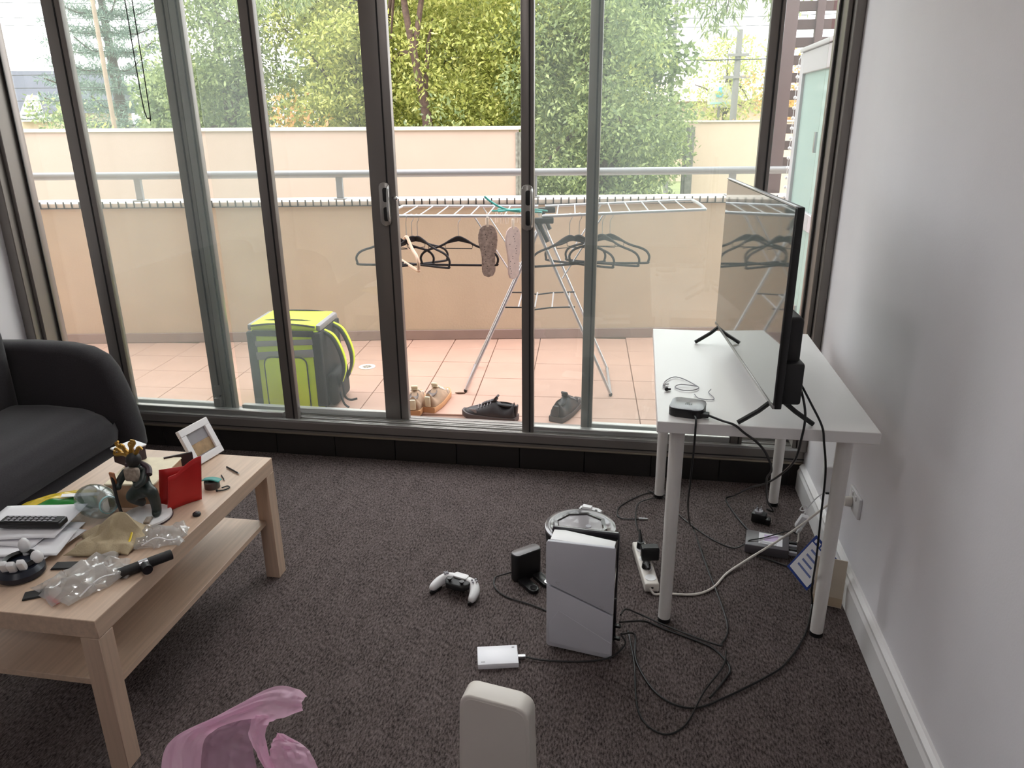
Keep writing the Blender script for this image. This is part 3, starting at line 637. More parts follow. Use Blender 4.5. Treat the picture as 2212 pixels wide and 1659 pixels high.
# big side panel faces the camera; u = x, w = z; diagonal split
def side_panel(y0, y1, upper):
    s = 1
    if upper: poly = [(-0.101, 0.238), (-0.101, 0.372), (-0.096, 0.381), (0.098, 0.386), (0.102, 0.38), (0.102, 0.160)]
    else: poly = [(-0.099, 0.232), (0.102, 0.154), (0.103, 0.012), (0.098, 0.002), (-0.092, 0.014), (-0.098, 0.022)]
    return B().prism(poly, -y0, -y1, Matrix.Rotation(R(90), 4, 'X'), bev=0.003)
side_panel(-0.048, -0.036, True).obj('side_panel', 'console_white', cs)
lp = side_panel(-0.048, -0.036, False).obj('side_panel', 'console_white', cs)
side_panel(0.036, 0.048, True).obj('side_panel', 'dark_shell', cs)
side_panel(0.036, 0.048, False).obj('side_panel', 'dark_shell', cs)
B().box((0.002, 0, 0.194), (0.194, 0.071, 0.362), bev=0.006).obj('core', 'gloss_black', cs)
B().prism([(-0.092, -0.030), (0.096, -0.034), (0.096, 0.004), (-0.06, 0.030), (-0.092, 0.026)], 0.372, 0.379, bev=0.002).obj('painted_reflection', 'white_plastic', cs)  # white wedge stands in for the bright reflection on the core top
B().prism([(-0.09, 0.10), (-0.06, 0.148), (0.10, 0.06), (0.10, 0.02), (0.0, 0.022), (-0.088, 0.03)], 0.048, 0.0492, Matrix.Rotation(R(90), 4, 'X'), bev=0.0004, seg=1).obj('raised_facet', 'console_white', lp)
b = B()
for x0, z0 in ((-0.072, 0.246), (0.062, 0.185)):   # faint square glyph and cross mark
    b.tube([(x0, -0.0482, z0), (x0+0.012, -0.0482, z0+0.001), (x0+0.010, -0.0482, z0-0.011), (x0, -0.0482, z0)], 0.0004, 4, 1)
b.obj('mark', 'grey_print', cs)
for z in (0.09, 0.045): B().box((0.112, 0.0, z), (0.02, 0.014, 0.008), bev=0.002).obj('plug', 'black', cs)
# gamepad
gp = thing('game_controller', 'white and black wireless game controller lying on the carpet', 'controller', (-0.555, 2.150, 0.0), R(-17))
def pad_half(s):
    return [((s*0.000, 0.030, 0.030), .020), ((s*0.030, 0.031, 0.031), .0205), ((s*0.055, 0.026, 0.030), .021), ((s*0.070, 0.004, 0.025), .0195), ((s*0.076, -0.024, 0.020), .0165), ((s*0.078, -0.046, 0.016), .012)]
skinbody('shell', [pad_half(1), pad_half(-1)], 'white_plastic', gp)
B().prism([(-0.050, 0.030), (0.050, 0.030), (0.046, 0.0), (0.030, -0.022), (-0.030, -0.022), (-0.046, 0.0)], 0.022, 0.0455, bev=0.006, seg=3).obj('centre_plate', 'black_soft', gp)
B().prism(rr(0.052, 0.026, 0.005, cy=0.030), 0.046, 0.052, bev=0.002).obj('touchpad', 'white_plastic', gp)
for s in (-1, 1):
    B().cyl((s*0.024, -0.006, 0.044), (s*0.024, -0.006, 0.053), 0.005, seg=14).cyl((s*0.024, -0.006, 0.053), (s*0.024, -0.006, 0.057), 0.009, 0.0085, seg=18).obj('thumbstick', 'black', gp)
    B().tube([(s*0.066, -0.004, 0.012), (s*0.071, -0.026, 0.008), (s*0.076, -0.048, 0.006)], [0.011, 0.010, 0.009, 0.008, 0.007], 8).obj('grip_inlay', 'black', gp)
for a in range(4): B().cyl((0.056+0.009*math.cos(a*math.pi/2), 0.024+0.009*math.sin(a*math.pi/2), 0.048), (0.056+0.009*math.cos(a*math.pi/2), 0.024+0.009*math.sin(a*math.pi/2), 0.0525), 0.0038, seg=12).obj('button', 'grey_print', gp)
B().box((-0.056, 0.024, 0.050), (0.020, 0.006, 0.005), bev=0.001, seg=1).box((-0.056, 0.024, 0.050), (0.006, 0.020, 0.005), bev=0.001, seg=1).obj('direction_pad', 'grey_print', gp)
# docking cradle / adapter
ch = thing('charging_dock', 'black upright charging dock with two forked feet left of the console', 'dock', (-0.335, 2.285, 0), R(42))
B().prism(rr(0.11, 0.045, 0.016), 0.002, 0.105, bev=0.003).obj('tower', 'black', ch)
B().prism(rr(0.106, 0.041, 0.015), 0.1052, 0.1075, bev=0.0008).obj('cap', mat('grey_dock_cap', (96, 92, 94), 0.3), ch)
for x in (-0.03, 0.03):
    fk = B().prism(rr(0.036, 0.10, 0.017, cx=x, cy=-0.06), 0.0, 0.014, bev=0.003).obj('fork', 'black', ch)
    B().cyl((x, -0.092, 0.0135), (x, -0.092, 0.018), 0.012, seg=20).obj('contact', 'chrome', fk)
# robot vacuum
rv = thing('robot_vacuum', 'round dark robot vacuum with a glossy octagon lid behind the console', 'robot vacuum', (-0.162, 2.530, 0), R(10))
B().lathe([(0.0, 0.012), (0.118, 0.012), (0.130, 0.02), (0.133, 0.06), (0.130, 0.066), (0.0, 0.066)], 64).obj('body', 'black_soft', rv)
B().lathe([(0.0, 0.066), (0.131, 0.066), (0.135, 0.070), (0.134, 0.077), (0.122, 0.080), (0.112, 0.080), (0.108, 0.077), (0.0, 0.077)], 64).obj('lid', mat('gloss_grey_lid', (112, 108, 110), 0.12, coat=0.6), rv)
o8 = lambda r: [(r*math.cos(R(22.5+45*k)), r*math.sin(R(22.5+45*k))*0.92) for k in range(8)]
b = B(); b.rings([[Vector((x, y, 0.0775)) for x, y in o8(0.106)], [Vector((x, y, 0.0845)) for x, y in o8(0.104)], [Vector((x, y, 0.0845)) for x, y in o8(0.092)], [Vector((x, y, 0.0795)) for x, y in o8(0.088)]], cap=False); b.obj('octagon_rim', mat('dark_gloss_rim', (60, 57, 58), 0.12, coat=0.6), rv, smooth=False)
B().prism(o8(0.087), 0.0772, 0.0798).obj('octagon_plate', mat('grey_gloss_plate', (132, 126, 130), 0.18, coat=0.4), rv, smooth=False)
B().cyl((0.03, -0.01, 0.079), (0.03, -0.01, 0.0815), 0.011, seg=20).obj('button', 'grey_print', rv)
for s in (-1, 1): B().cyl((s*0.09-0.012*s, 0, 0.014), (s*0.09+0.012*s, 0, 0.014), 0.014, seg=16).obj('wheel', 'black', rv)
# white clip behind it
wc_ = thing('plastic_bracket', 'small white plastic bracket with cut-outs behind the robot vacuum', 'bracket', (-0.140, 2.775, 0), R(-15))
B().prism([(-0.045, -0.02), (-0.02, -0.028), (0.02, -0.024), (0.028, -0.01), (0.045, -0.008), (0.05, 0.012), (0.03, 0.026), (0.008, 0.02), (-0.02, 0.03), (-0.046, 0.018)], 0.0, 0.014, bev=0.003).obj('plate', 'white_plastic', wc_)
B().box((-0.014, 0.006, 0.019), (0.04, 0.024, 0.012), bev=0.003).obj('clip', 'white_plastic', wc_)
B().cyl((0.026, 0.002, 0.0138), (0.026, 0.002, 0.0148), 0.006, seg=14).obj('hole', 'black', wc_)
B().cyl((-0.034, -0.004, 0.0138), (-0.034, -0.004, 0.0148), 0.004, seg=12).obj('hole', 'black', wc_)
# pocket battery / drive
ps = thing('power_bank', 'flat white power bank lying on the carpet with a cable plugged in', 'power bank', (-0.356, 1.838, 0), R(13))
B().box((0, 0, 0.009), (0.122, 0.082, 0.018), bev=0.002).obj('case', mat('cool_white_plastic', (238, 238, 244), 0.3), ps)
B().box((0.048, 0.030, 0.0182), (0.008, 0.005, 0.0006)).obj('indicator', 'grey_print', ps)
B().box((-0.045, -0.03, 0.0182), (0.012, 0.003, 0.0005)).obj('print', 'grey_print', ps)
B().box((0.072, -0.002, 0.008), (0.024, 0.013, 0.009), bev=0.002).obj('connector', 'steel', ps)
# white modem slab in the foreground
md = thing('modem', 'tall white rounded modem standing in the foreground at the bottom edge', 'modem', (-0.276, 1.405, 0), R(-8)); md.scale = (1.06, 1.0, 1.03)
def modem_ring(t, z):
    return [Vector((x*(1+0.12*t), y*(1+0.25*t), z)) for x, y in rr(0.158, 0.05, 0.018)]
pr_ = [(-0.079, 0), (0.079, 0), (0.079, 0.235)]
outl = [(-0.088, 0.0), (0.088, 0.0), (0.081, 0.225)]+[(0.081-0.030+0.030*math.cos(R(a)), 0.225+0.030*math.sin(R(a))) for a in (15, 30, 45, 60, 75, 90)]+[(-0.079+0.030+0.030*math.cos(R(a)), 0.232+0.030*math.sin(R(a))) for a in (90, 105, 120, 135, 150, 165)]+[(-0.079, 0.225)]
B().prism(outl, -0.028, 0.028, Matrix.Rotation(R(90), 4, 'X'), bev=0.005, seg=3).obj('shell', 'off_white', md)
B().prism([(x*0.9, 0.012+z*0.92) for x, z in outl], 0.0275, 0.0285, Matrix.Rotation(R(90), 4, 'X'), bev=0.0004, seg=1).obj('front_panel', 'off_white', md)
B().box((0, 0, 0.004), (0.19, 0.075, 0.008), bev=0.003).obj('stand', 'off_white', md)
# pink carrier bag
def film_mat(name, col, clear):
    m, nt, out = nodes(name); N = nt.nodes; L = nt.links; c = (*lin(col), 1)
    p_ = N.new('ShaderNodeBsdfPrincipled'); p_.inputs['Base Color'].default_value = c; p_.inputs['Roughness'].default_value = 0.28
    t = N.new('ShaderNodeBsdfTranslucent'); t.inputs['Color'].default_value = c
    tr = N.new('ShaderNodeBsdfTransparent'); tr.inputs['Color'].default_value = (0.97, 0.86, 0.93, 1)
    a_ = N.new('ShaderNodeMixShader'); a_.inputs['Fac'].default_value = 0.58; L.new(p_.outputs[0], a_.inputs[1]); L.new(t.outputs[0], a_.inputs[2])
    b_ = N.new('ShaderNodeMixShader'); b_.inputs['Fac'].default_value = clear; L.new(a_.outputs[0], b_.inputs[1]); L.new(tr.outputs[0], b_.inputs[2])
    L.new(b_.outputs[0], out.inputs['Surface']); return m
M['pink'] = film_mat('pink_bag_film', (255, 214, 238), 0.08)
pb = thing('carrier_bag', 'crumpled pink plastic carrier bag standing open in the foreground', 'bag', (-0.80, 1.05, 0), 0)
def ribbon(pts, ws, wd, seed, curl=0.3, rough=0.0):
    P = spline(pts, 8); n = len(P); rs = np.random.default_rng(seed); G = rs.uniform(-1, 1, (14, 9))
    def fn(u, v):
        t = u*(n-1); i = min(int(t), n-2); f = t-i; p = P[i].lerp(P[i+1], f); tg = (P[i+1]-P[i]).normalized()
        wd_ = Vector(wd); side = (wd_-tg*wd_.dot(tg)).normalized(); nn = tg.cross(side)
        k = u*(len(ws)-1); j = min(int(k), len(ws)-2); w = ws[j]+(ws[j+1]-ws[j])*(k-j)
        s = (v-0.5); x, y = u*12, v*7; a, c = min(int(x), 11), min(int(y), 6); fx, fy = x-a, y-c
        nz = G[a, c]*(1-fx)*(1-fy)+G[a+1, c]*fx*(1-fy)+G[a, c+1]*(1-fx)*fy+G[a+1, c+1]*fx*fy
        return p+side*(s*w+rough*0.5*nz)+nn*(curl*w*(s*s)*2+rough*nz)
    return fn
def bagwall(u, v):
    a = 2*math.pi*u; zz = v
    r = 0.15*(1-0.22*zz)+0.018*math.sin(5*a+6*zz)+0.012*math.sin(11*a-4*zz)+0.008*math.sin(17*a+9*zz)
    top = 0.115+0.02*math.sin(2*a+0.6)+0.012*math.sin(5*a)
    return Vector((r*1.05*math.cos(a), r*0.85*math.sin(a), 0.004+zz*top))
B().grid(bagwall, 90, 24).obj('bag_body', 'pink', pb, angle=70)
B().lathe([(0.0, 0.002), (0.13, 0.002), (0.14, 0.006)], 30, cap=False).obj('bag_base', 'pink', pb)
# handle loops: film sheets lofted between their two cut edges, with crumples
o1 = [(-0.174, 0.069, 0.171), (-0.187, 0.138, 0.224), (-0.103, 0.188, 0.261), (0.013, 0.249, 0.307), (0.075, 0.253, 0.31), (0.103, 0.243, 0.302)]
i1 = [(-0.085, 0.077, 0.178), (-0.107, 0.149, 0.232), (-0.065, 0.179, 0.254), (0.006, 0.197, 0.268), (0.05, 0.199, 0.269), (0.104, 0.218, 0.283)]
o2 = [(-0.016, 0.206, 0.262), (-0.01, 0.172, 0.237), (0.029, 0.138, 0.211), (0.077, 0.098, 0.182)]
i2 = [(0.047, 0.208, 0.264), (0.025, 0.191, 0.251), (0.042, 0.154, 0.223), (0.103, 0.101, 0.183)]
o3 = [(0.066, 0.107, 0.17), (0.041, 0.164, 0.213), (0.05, 0.189, 0.232)]
i3 = [(0.19, 0.118, 0.179), (0.132, 0.171, 0.218), (0.062, 0.193, 0.235)]
o4 = [(-0.114, 0.107, 0.14), (-0.138, 0.185, 0.199), (-0.095, 0.216, 0.222), (-0.022, 0.235, 0.236)]
i4 = [(0.03, 0.12, 0.15), (-0.005, 0.177, 0.193), (-0.012, 0.212, 0.219), (-0.014, 0.233, 0.235)]
def loft(ea, eb, seed, rough):
    A, C = spline(ea, 8), spline(eb, 8); n = min(len(A), len(C)); rs = np.random.default_rng(seed); G = rs.uniform(-1, 1, (16, 10))
    nn = Vector((0.0, -0.6, 0.8))
    def fn(u, v):
        t = u*(n-1); i = min(int(t), n-2); f = t-i; q = A[i].lerp(A[i+1], f).lerp(C[i].lerp(C[i+1], f), v)
        x, y = u*14, v*8; a, c = min(int(x), 13), min(int(y), 7); fx, fy = x-a, y-c
        nz = G[a, c]*(1-fx)*(1-fy)+G[a+1, c]*fx*(1-fy)+G[a, c+1]*(1-fx)*fy+G[a+1, c+1]*fx*fy
        return q+nn*(rough*nz+0.018*math.sin(math.pi*v))
    return fn
M['pink_clear'] = film_mat('pink_bag_single_film', (232, 190, 218), 0.5)
B().grid(loft(o1, i1, 1, 0.006), 57, 33).obj('handle', 'pink', pb, angle=40)
B().grid(loft(o2, i2, 2, 0.005), 29, 17).obj('handle', 'pink', pb, angle=40)
B().grid(loft(o3, i3, 3, 0.008), 33, 25).obj('fold', 'pink', pb, angle=40)
B().grid(loft(o4, i4, 4, 0.008), 33, 25).obj('inner_film', 'pink_clear', pb, angle=40)

# ---------------------------------------------------------------- power, router, leaflets, outlets
sp = thing('power_strip', 'white power strip with two black plugs lying beside the near desk leg', 'power strip', (0.083, 2.385, 0), R(100))
B().box((0, 0, 0.018), (0.275, 0.05, 0.034), bev=0.006, seg=3).obj('strip_body', 'off_white', sp)
for x in (-0.1, -0.04, 0.02, 0.08): B().cyl((x, 0, 0.034), (x, 0, 0.0365), 0.019, seg=24).obj('socket', 'white_plastic', sp)
B().box((-0.138, 0, 0.02), (0.002, 0.008, 0.006)).obj('switch', 'black', sp)
a1 = thing('plug_adapter', 'black cube charger plugged into the white power strip', 'charger', (0.083+0.015, 2.40, 0.0375), R(10))
B().box((0, 0, 0.028), (0.062, 0.036, 0.05), bev=0.004).obj('cube_body', 'black', a1)
B().box((0, 0, 0.0535), (0.056, 0.03, 0.002), bev=0.0008, seg=1).obj('cube_face', 'black_soft', a1)
a2 = thing('power_plug', 'black two part plug in the near sockets of the white power strip', 'plug', (0.086, 2.345, 0.0375), R(100))
B().cyl((0, 0, 0), (0, 0, 0.02), 0.016, 0.014, seg=18).obj('plug_body', 'black', a2)
B().cyl((0, 0, 0.014), (-0.04, 0, 0.02), 0.010, 0.005, seg=14).obj('strain_relief', 'black_soft', a2)
a3 = thing('power_plug', 'black tapered plug in the far end socket of the power strip', 'plug', (0.066, 2.475, 0.0375), R(98))
B().cyl((0, 0, 0), (0, 0, 0.024), 0.015, 0.013, seg=18).obj('plug_body', 'black', a3)
B().cyl((0, 0, 0.018), (0.036, 0, 0.052), 0.009, 0.004, seg=14).obj('strain_relief', 'black_soft', a3)
rt = thing('network_router', 'grey network box with a white label on the carpet under the desk', 'router', (0.535, 2.598, 0), R(-10))
B().box((0, 0, 0.02), (0.155, 0.115, 0.036), bev=0.005).obj('case', mat('graphite_plastic', (92, 88, 92), 0.35), rt)
lb = B().box((0.012, 0.004, 0.0385), (0.085, 0.082, 0.001)).obj('label', 'paper', rt)
B().box((0.014, 0.012, 0.0392), (0.05, 0.045, 0.0006)).obj('label_print', mat('lilac_print', (206, 186, 220), 0.6), lb)
for k in range(3): B().box((0.004, -0.022-0.007*k, 0.0392), (0.06, 0.002, 0.0006)).obj('label_line', 'grey_print', lb)
for k in range(4): B().box((0.092, -0.036+0.024*k, 0.018), (0.03, 0.014, 0.013), bev=0.002).obj('plug', 'black' if k % 2 else 'grey_print', rt)
pa = thing('black_adapter', 'small black plug adapter with upturned pins on the carpet under the desk', 'adapter', (0.535, 2.80, 0), R(-20))
B().box((0, 0, 0.022), (0.055, 0.04, 0.04), bev=0.005).obj('body', 'black', pa)
B().cyl((-0.004, 0, 0.042), (-0.004, 0, 0.05), 0.016, seg=18).obj('face', 'grey_print', pa)
for dx, a in ((-0.012, 0.5), (0.004, -0.5), (-0.004, 0.0)): B().box((dx, 0.004 if a else -0.009, 0.058), (0.006, 0.0016, 0.018), rot=(0, 0, a)).obj('pin', 'chrome', pa)
B().box((0.036, -0.004, 0.014), (0.02, 0.03, 0.026), bev=0.004).obj('side_plug', 'black', pa)
# leaflet with blue border leaning on the skirting, and card behind it
lf = thing('leaflet', 'blue bordered printed leaflet propped askew against the wall under the desk', 'leaflet', (0.640, 2.362, 0.098), 0)
lf.rotation_euler = (Matrix.Rotation(R(-48), 4, 'Z') @ Matrix.Rotation(R(-16), 4, 'X') @ Matrix.Rotation(R(24), 4, 'Y')).to_euler()
sheet = B().box((0, 0, 0), (0.105, 0.003, 0.165), bev=0.0005, seg=1).obj('sheet', 'blue_ink', lf)
B().box((0, -0.0019, -0.008), (0.092, 0.001, 0.128)).obj('print_area', 'paper', sheet)
M['pale_blue_ink'] = mat('pale_blue_ink', (110, 124, 176), 0.6)
for k, (w, x) in enumerate(((0.06, 0.0), (0.07, 0.004), (0.045, -0.008), (0.064, 0.0))): B().box((x, -0.0026, 0.034-0.024*k), (w, 0.0008, 0.008)).obj('heading', 'pale_blue_ink', sheet)
for k in range(6): B().box((-0.038+0.015*k, -0.0019, 0.068), (0.009, 0.0008, 0.012)).obj('title_letter', 'paper', sheet)
cf = thing('cardboard_sheet', 'cream cardboard piece standing behind the near right desk leg', 'cardboard', (0.678, 2.262, 0.0), R(-14))
def lean(b, c, s): b.box(Matrix.Rotation(R(-10), 4, 'X') @ Vector(c), s, rot=(R(-10), 0, 0))
b = B(); lean(b, (0, 0, 0.085), (0.092, 0.004, 0.165)); b.obj('board', mat('cream_board', (216, 204, 186), 0.8, var=0.04, scale=20), cf)
b = B(); lean(b, (0, -0.0026, 0.02), (0.09, 0.0012, 0.03)); b.obj('bent_edge', mat('tan_board', (196, 176, 150), 0.8), cf)
def outlet(name, lab, y, z, plug):
    e = thing(name, lab, 'outlet', (XR, y, z), 0)
    B().box((-0.005, 0, 0), (0.010, 0.115, 0.072), bev=0.002).obj('faceplate', 'white_plastic', e)
    for s in (-1, 1): B().box((-0.0115, s*0.02, 0.022), (0.004, 0.012, 0.016), bev=0.001, seg=1).obj('rocker', 'white_plastic', e)
    return e
outlet('wall_outlet', 'white wall outlet just right of the near right desk leg', 2.375, 0.335, False)
outlet('wall_outlet', 'white wall outlet holding the white charger, left of the desk leg', 2.60, 0.335, False)
p_ = thing('power_plug', 'white angled plug in the wall outlet beside the near right desk leg', 'plug', (XR-0.0115, 2.395, 0.325), 0)
B().cyl((0, 0, 0), (-0.022, 0, 0), 0.018, 0.016, seg=20).obj('plug_body', 'off_white', p_)
B().cyl((-0.018, 0, 0), (-0.022, 0.035, -0.012), 0.008, 0.005, seg=12).obj('strain_relief', 'off_white', p_)
wa = thing('wall_charger', 'white block charger plugged into the wall outlet under the desk', 'charger', (XR-0.0135, 2.585, 0.325), 0)
B().box((-0.024, 0, -0.005), (0.046, 0.055, 0.10), bev=0.006, seg=3).obj('charger_body', 'white_plastic', wa)
B().box((-0.024, -0.0, -0.064), (0.014, 0.012, 0.018), bev=0.002).obj('cable_plug', 'black', wa)
wj = thing('cable_joiner', 'white inline cable joiner hanging above the network box by the wall', 'joiner', (0.672, 2.69, 0.0), 0)
B().box((0, 0, 0.075), (0.03, 0.022, 0.062), rot=(0.25, 0.3, 0), bev=0.004).obj('joiner_body', 'white_plastic', wj)
B().box((-0.006, -0.006, 0.04), (0.012, 0.012, 0.03), rot=(0.25, 0.3, 0), bev=0.002).obj('joiner_tail', 'white_plastic', wj)
B().tube([(0.004, 0.006, 0.10), (0.012, 0.0, 0.135), (-0.004, -0.012, 0.15), (-0.012, 0.0, 0.125), (0.01, 0.01, 0.12), (0.03, -0.03, 0.19), (0.04, -0.09, 0.25)], 0.0024, 6).obj('joiner_lead', 'white_plastic', wj)
B().tube([(-0.008, -0.01, 0.03), (-0.012, -0.03, 0.008), (-0.03, -0.06, 0.012), (-0.05, -0.075, 0.02)], 0.003, 6).obj('joiner_lead', 'off_white', wj)

# ---------------------------------------------------------------- cables
def cable(lab, pts, r=0.0028, m='black', ends=None, cat='cable'):
    e = thing('cable', lab, cat, (0, 0, 0))
    B().tube(pts, r, 7, 6).obj('cord', m, e)
    if ends:
        for p, q, rr_, mm in ends: B().cyl(p, q, rr_, rr_*0.85, seg=10).obj('connector', mm, e)
    return e
cable('white power cord running from the power strip to the wall outlet', [(0.100, 2.250, 0.018), (0.115, 2.235, 0.006), (0.156, 2.245, 0.005), (0.25, 2.255, 0.005), (0.315, 2.304, 0.005), (0.371, 2.40, 0.005), (0.45, 2.48, 0.018), (0.545, 2.535, 0.06), (0.62, 2.50, 0.16), (0.69, 2.46, 0.27), (0.718, 2.43, 0.313)], 0.0042, 'off_white')
cable('black lead looping on the carpet behind the power strip, with a silver tip', [(0.175, 2.965, 0.004), (0.098, 2.975, 0.004), (-0.008, 2.855, 0.004), (-0.028, 2.773, 0.004), (-0.005, 2.738, 0.004), (0.06, 2.743, 0.005)], 0.0024, 'black', [((0.06, 2.743, 0.006), (0.095, 2.745, 0.006), 0.0045, 'steel')])
cable('black lead rising from the far plug of the power strip', [(0.060, 2.510, 0.090), (0.064, 2.57, 0.05), (0.055, 2.65, 0.012), (0.047, 2.75, 0.008), (0.055, 2.86, 0.008), (0.098, 2.911, 0.008), (0.135, 2.93, 0.008)], 0.0024)
cable('black lead crossing the carpet from the far desk leg to the network box', [(0.098, 2.99, 0.009), (0.175, 2.915, 0.009), (0.227, 2.792, 0.004), (0.326, 2.643, 0.004), (0.407, 2.578, 0.004), (0.447, 2.575, 0.022), (0.47, 2.58, 0.041), (0.52, 2.60, 0.043), (0.62, 2.66, 0.046), (0.66, 2.69, 0.02)], 0.0024)
cable('black cable hanging from the television, looping under the desk to the network box', [(0.448, 2.135, 0.875), (0.462, 2.05, 0.835), (0.472, 2.006, 0.78), (0.470, 2.000, 0.715), (0.462, 2.03, 0.62), (0.45, 2.25, 0.45), (0.455, 2.60, 0.25), (0.45, 2.90, 0.06), (0.423, 2.96, 0.006), (0.45, 2.825, 0.005), (0.490, 2.700, 0.006), (0.50, 2.665, 0.02)], 0.0034)
cable('black cable hanging from the media box to behind the right rear desk leg', [(0.222, 2.056, 0.741), (0.258, 2.03, 0.737), (0.29, 2.008, 0.735), (0.318, 2.002, 0.715), (0.352, 2.005, 0.69), (0.382, 2.01, 0.655), (0.405, 2.02, 0.60), (0.43, 2.2, 0.48), (0.52, 2.6, 0.2), (0.60, 2.86, 0.02), (0.58, 2.90, 0.006)], 0.0034)
cable('black cable dropping from the media box down past the near desk leg to the floor', [(0.182, 2.047, 0.742), (0.186, 2.016, 0.742), (0.186, 2.006, 0.72), (0.186, 2.004, 0.66), (0.185, 2.02, 0.55), (0.195, 2.15, 0.40), (0.235, 2.45, 0.16), (0.27, 2.70, 0.010), (0.29, 2.55, 0.005), (0.302, 2.446, 0.005), (0.336, 2.202, 0.005), (0.342, 2.081, 0.005), (0.318, 2.01, 0.006), (0.296, 1.996, 0.009), (0.152, 2.060, 0.011), (0.06, 2.10, 0.02), (0.02, 2.02, 0.09), (0.004, 1.955, 0.115)], 0.003)
cable('second black cable trailing from the console back past the near desk leg', [(0.003, 1.945, 0.095), (0.03, 2.00, 0.06), (0.085, 2.075, 0.010), (0.15, 2.05, 0.0045), (0.22, 2.02, 0.0045), (0.29, 1.98, 0.0045), (0.33, 1.90, 0.0045), (0.30, 1.83, 0.0045), (0.26, 1.76, 0.010)], 0.0034)
cable('black cable running down from the television to a loop on the carpet', [(0.452, 2.09, 0.865), (0.49, 2.035, 0.80), (0.52, 2.008, 0.745), (0.53, 2.003, 0.70), (0.55, 2.02, 0.60), (0.56, 2.04, 0.45), (0.57, 2.06, 0.30), (0.60, 2.17, 0.12), (0.63, 2.25, 0.01), (0.58, 2.095, 0.005), (0.501, 1.953, 0.005), (0.437, 1.883, 0.005), (0.295, 1.768, 0.005), (0.204, 1.718, 0.005), (0.117, 1.758, 0.005), (0.057, 1.885, 0.005), (0.05, 1.99, 0.02), (0.008, 1.955, 0.045)], 0.0032)
cable('thin black lead curling across the carpet in front of the console', [(0.03, 2.02, 0.01), (0.04, 1.95, 0.010), (0.051, 1.864, 0.011), (0.065, 1.68, 0.004), (0.126, 1.614, 0.004), (0.189, 1.655, 0.004), (0.245, 1.778, 0.012), (0.308, 1.893, 0.011), (0.325, 1.965, 0.012)], 0.0026)
cable('grey black lead from the power bank to the console', [(-0.272, 1.852, 0.008), (-0.211, 1.850, 0.005), (-0.102, 1.862, 0.005), (-0.02, 1.885, 0.012), (0.022, 1.93, 0.03), (0.008, 1.952, 0.045)], 0.0028, 'black_soft')
cable('black lead curving on the carpet from the charging dock', [(-0.378, 2.258, 0.03), (-0.41, 2.265, 0.012), (-0.441, 2.25, 0.004), (-0.429, 2.192, 0.004), (-0.38, 2.145, 0.004), (-0.306, 2.12, 0.004), (-0.239, 2.089, 0.004), (-0.17, 2.03, 0.004)], 0.0026)
cable('black lead running along the carpet from the network box toward the leaflet', [(0.49, 2.525, 0.010), (0.53, 2.515, 0.005), (0.591, 2.478, 0.005), (0.628, 2.455, 0.005)], 0.003)

# ================================================================== BALCONY
BZ = 0.05
bf = struct(B().box((-1.9, 4.655, BZ-0.06), (8.0, 2.69, 0.10)).obj('floor_balcony', 'tile_grout'))
t0 = None; ca, sa = math.cos(R(4)), math.sin(R(4))
for i in range(-13, 10):
    for j in range(-1, 9):
        lx, ly = (i+0.5)*0.30, (j+0.5)*0.30
        x, y = -0.52+lx*ca-ly*sa, 3.36+lx*sa+ly*ca
        if not (-4.3 < x < 1.0 and 3.48 < y < 5.36+0.176*x): continue
        zz = BZ-0.006+random.uniform(-0.0006, 0.0006)
        if t0 is None:
            t0 = B().box((0, 0, 0), (0.2955, 0.2955, 0.012), bev=0.002, seg=1).obj('tile', 'floor_tile', bf); t0.location = (x, y, zz); t0.rotation_euler = (0, 0, R(4))
        else: share(t0, (x, y, zz), (0, 0, R(4)), bf)
pp = tag(bpy.data.objects.new('wall_parapet', None), kind='structure'); COL.objects.link(pp)
pp.location = (0, 5.249, 0); pp.rotation_euler = (0, 0, R(9.98))
B().box((-2.0, 0.12, 0.44), (9.2, 0.24, 1.08)).obj('parapet_body', 'render', pp)
B().box((-2.0, 0.12, 0.998), (9.2, 0.27, 0.036), bev=0.004).obj('coping', 'cap', pp)
B().box((-2.0, -0.006, BZ+0.036), (9.2, 0.012, 0.068), bev=0.002, seg=1).obj('upstand', 'skirt_out', pp)
rl_ = thing('balcony_railing', 'grey metal handrail on short posts above the balcony parapet', 'railing', (0, 5.249, 0), R(9.98))
B().cyl((-6.2, 0.12, 1.182), (1.05, 0.12, 1.182), 0.025, seg=20).obj('handrail', 'galv', rl_)
for u in (-4.75, -3.37, -2.015, -0.70, 0.65):
    ps_ = B().box((u, 0.12, 1.09), (0.045, 0.03, 0.15), bev=0.003, seg=1).obj('post', 'galv', rl_)
    B().box((u, 0.12, 1.020), (0.08, 0.07, 0.008), bev=0.002, seg=1).obj('base_plate', 'galv', ps_)
spk = thing('spike_strip', 'row of short black spikes along the inner edge of the parapet', 'spikes', (0, 5.249, 0), R(9.98))
B().box((-2.0, -0.018, 0.985), (7.4, 0.004, 0.006)).obj('strip', 'black_soft', spk)
s0 = None
for k in range(136):
    u = -4.9+0.0515*k
    if u > 1.1: break
    if s0 is None: s0 = B().box((0, 0, 0), (0.008, 0.006, 0.044), bev=0.001, seg=1).obj('spike', 'black_soft', spk); s0.location = (u, -0.021, 1.006)
    else: share(s0, (u, -0.021, 1.006), parent=spk)
dr = thing('floor_drain', 'round white floor drain set in the balcony tiles', 'drain', (-1.65, 4.338, BZ+0.001))
B().lathe([(0.030, 0.0), (0.052, 0.0), (0.052, 0.003), (0.030, 0.003), (0.030, 0.0)], 32, cap=False).obj('collar', 'white_plastic', dr)
gr_ = B().cyl((0, 0, 0), (0, 0, 0.002), 0.030, seg=24).obj('grate', mat('drain_grey', (170, 160, 150), 0.5), dr)
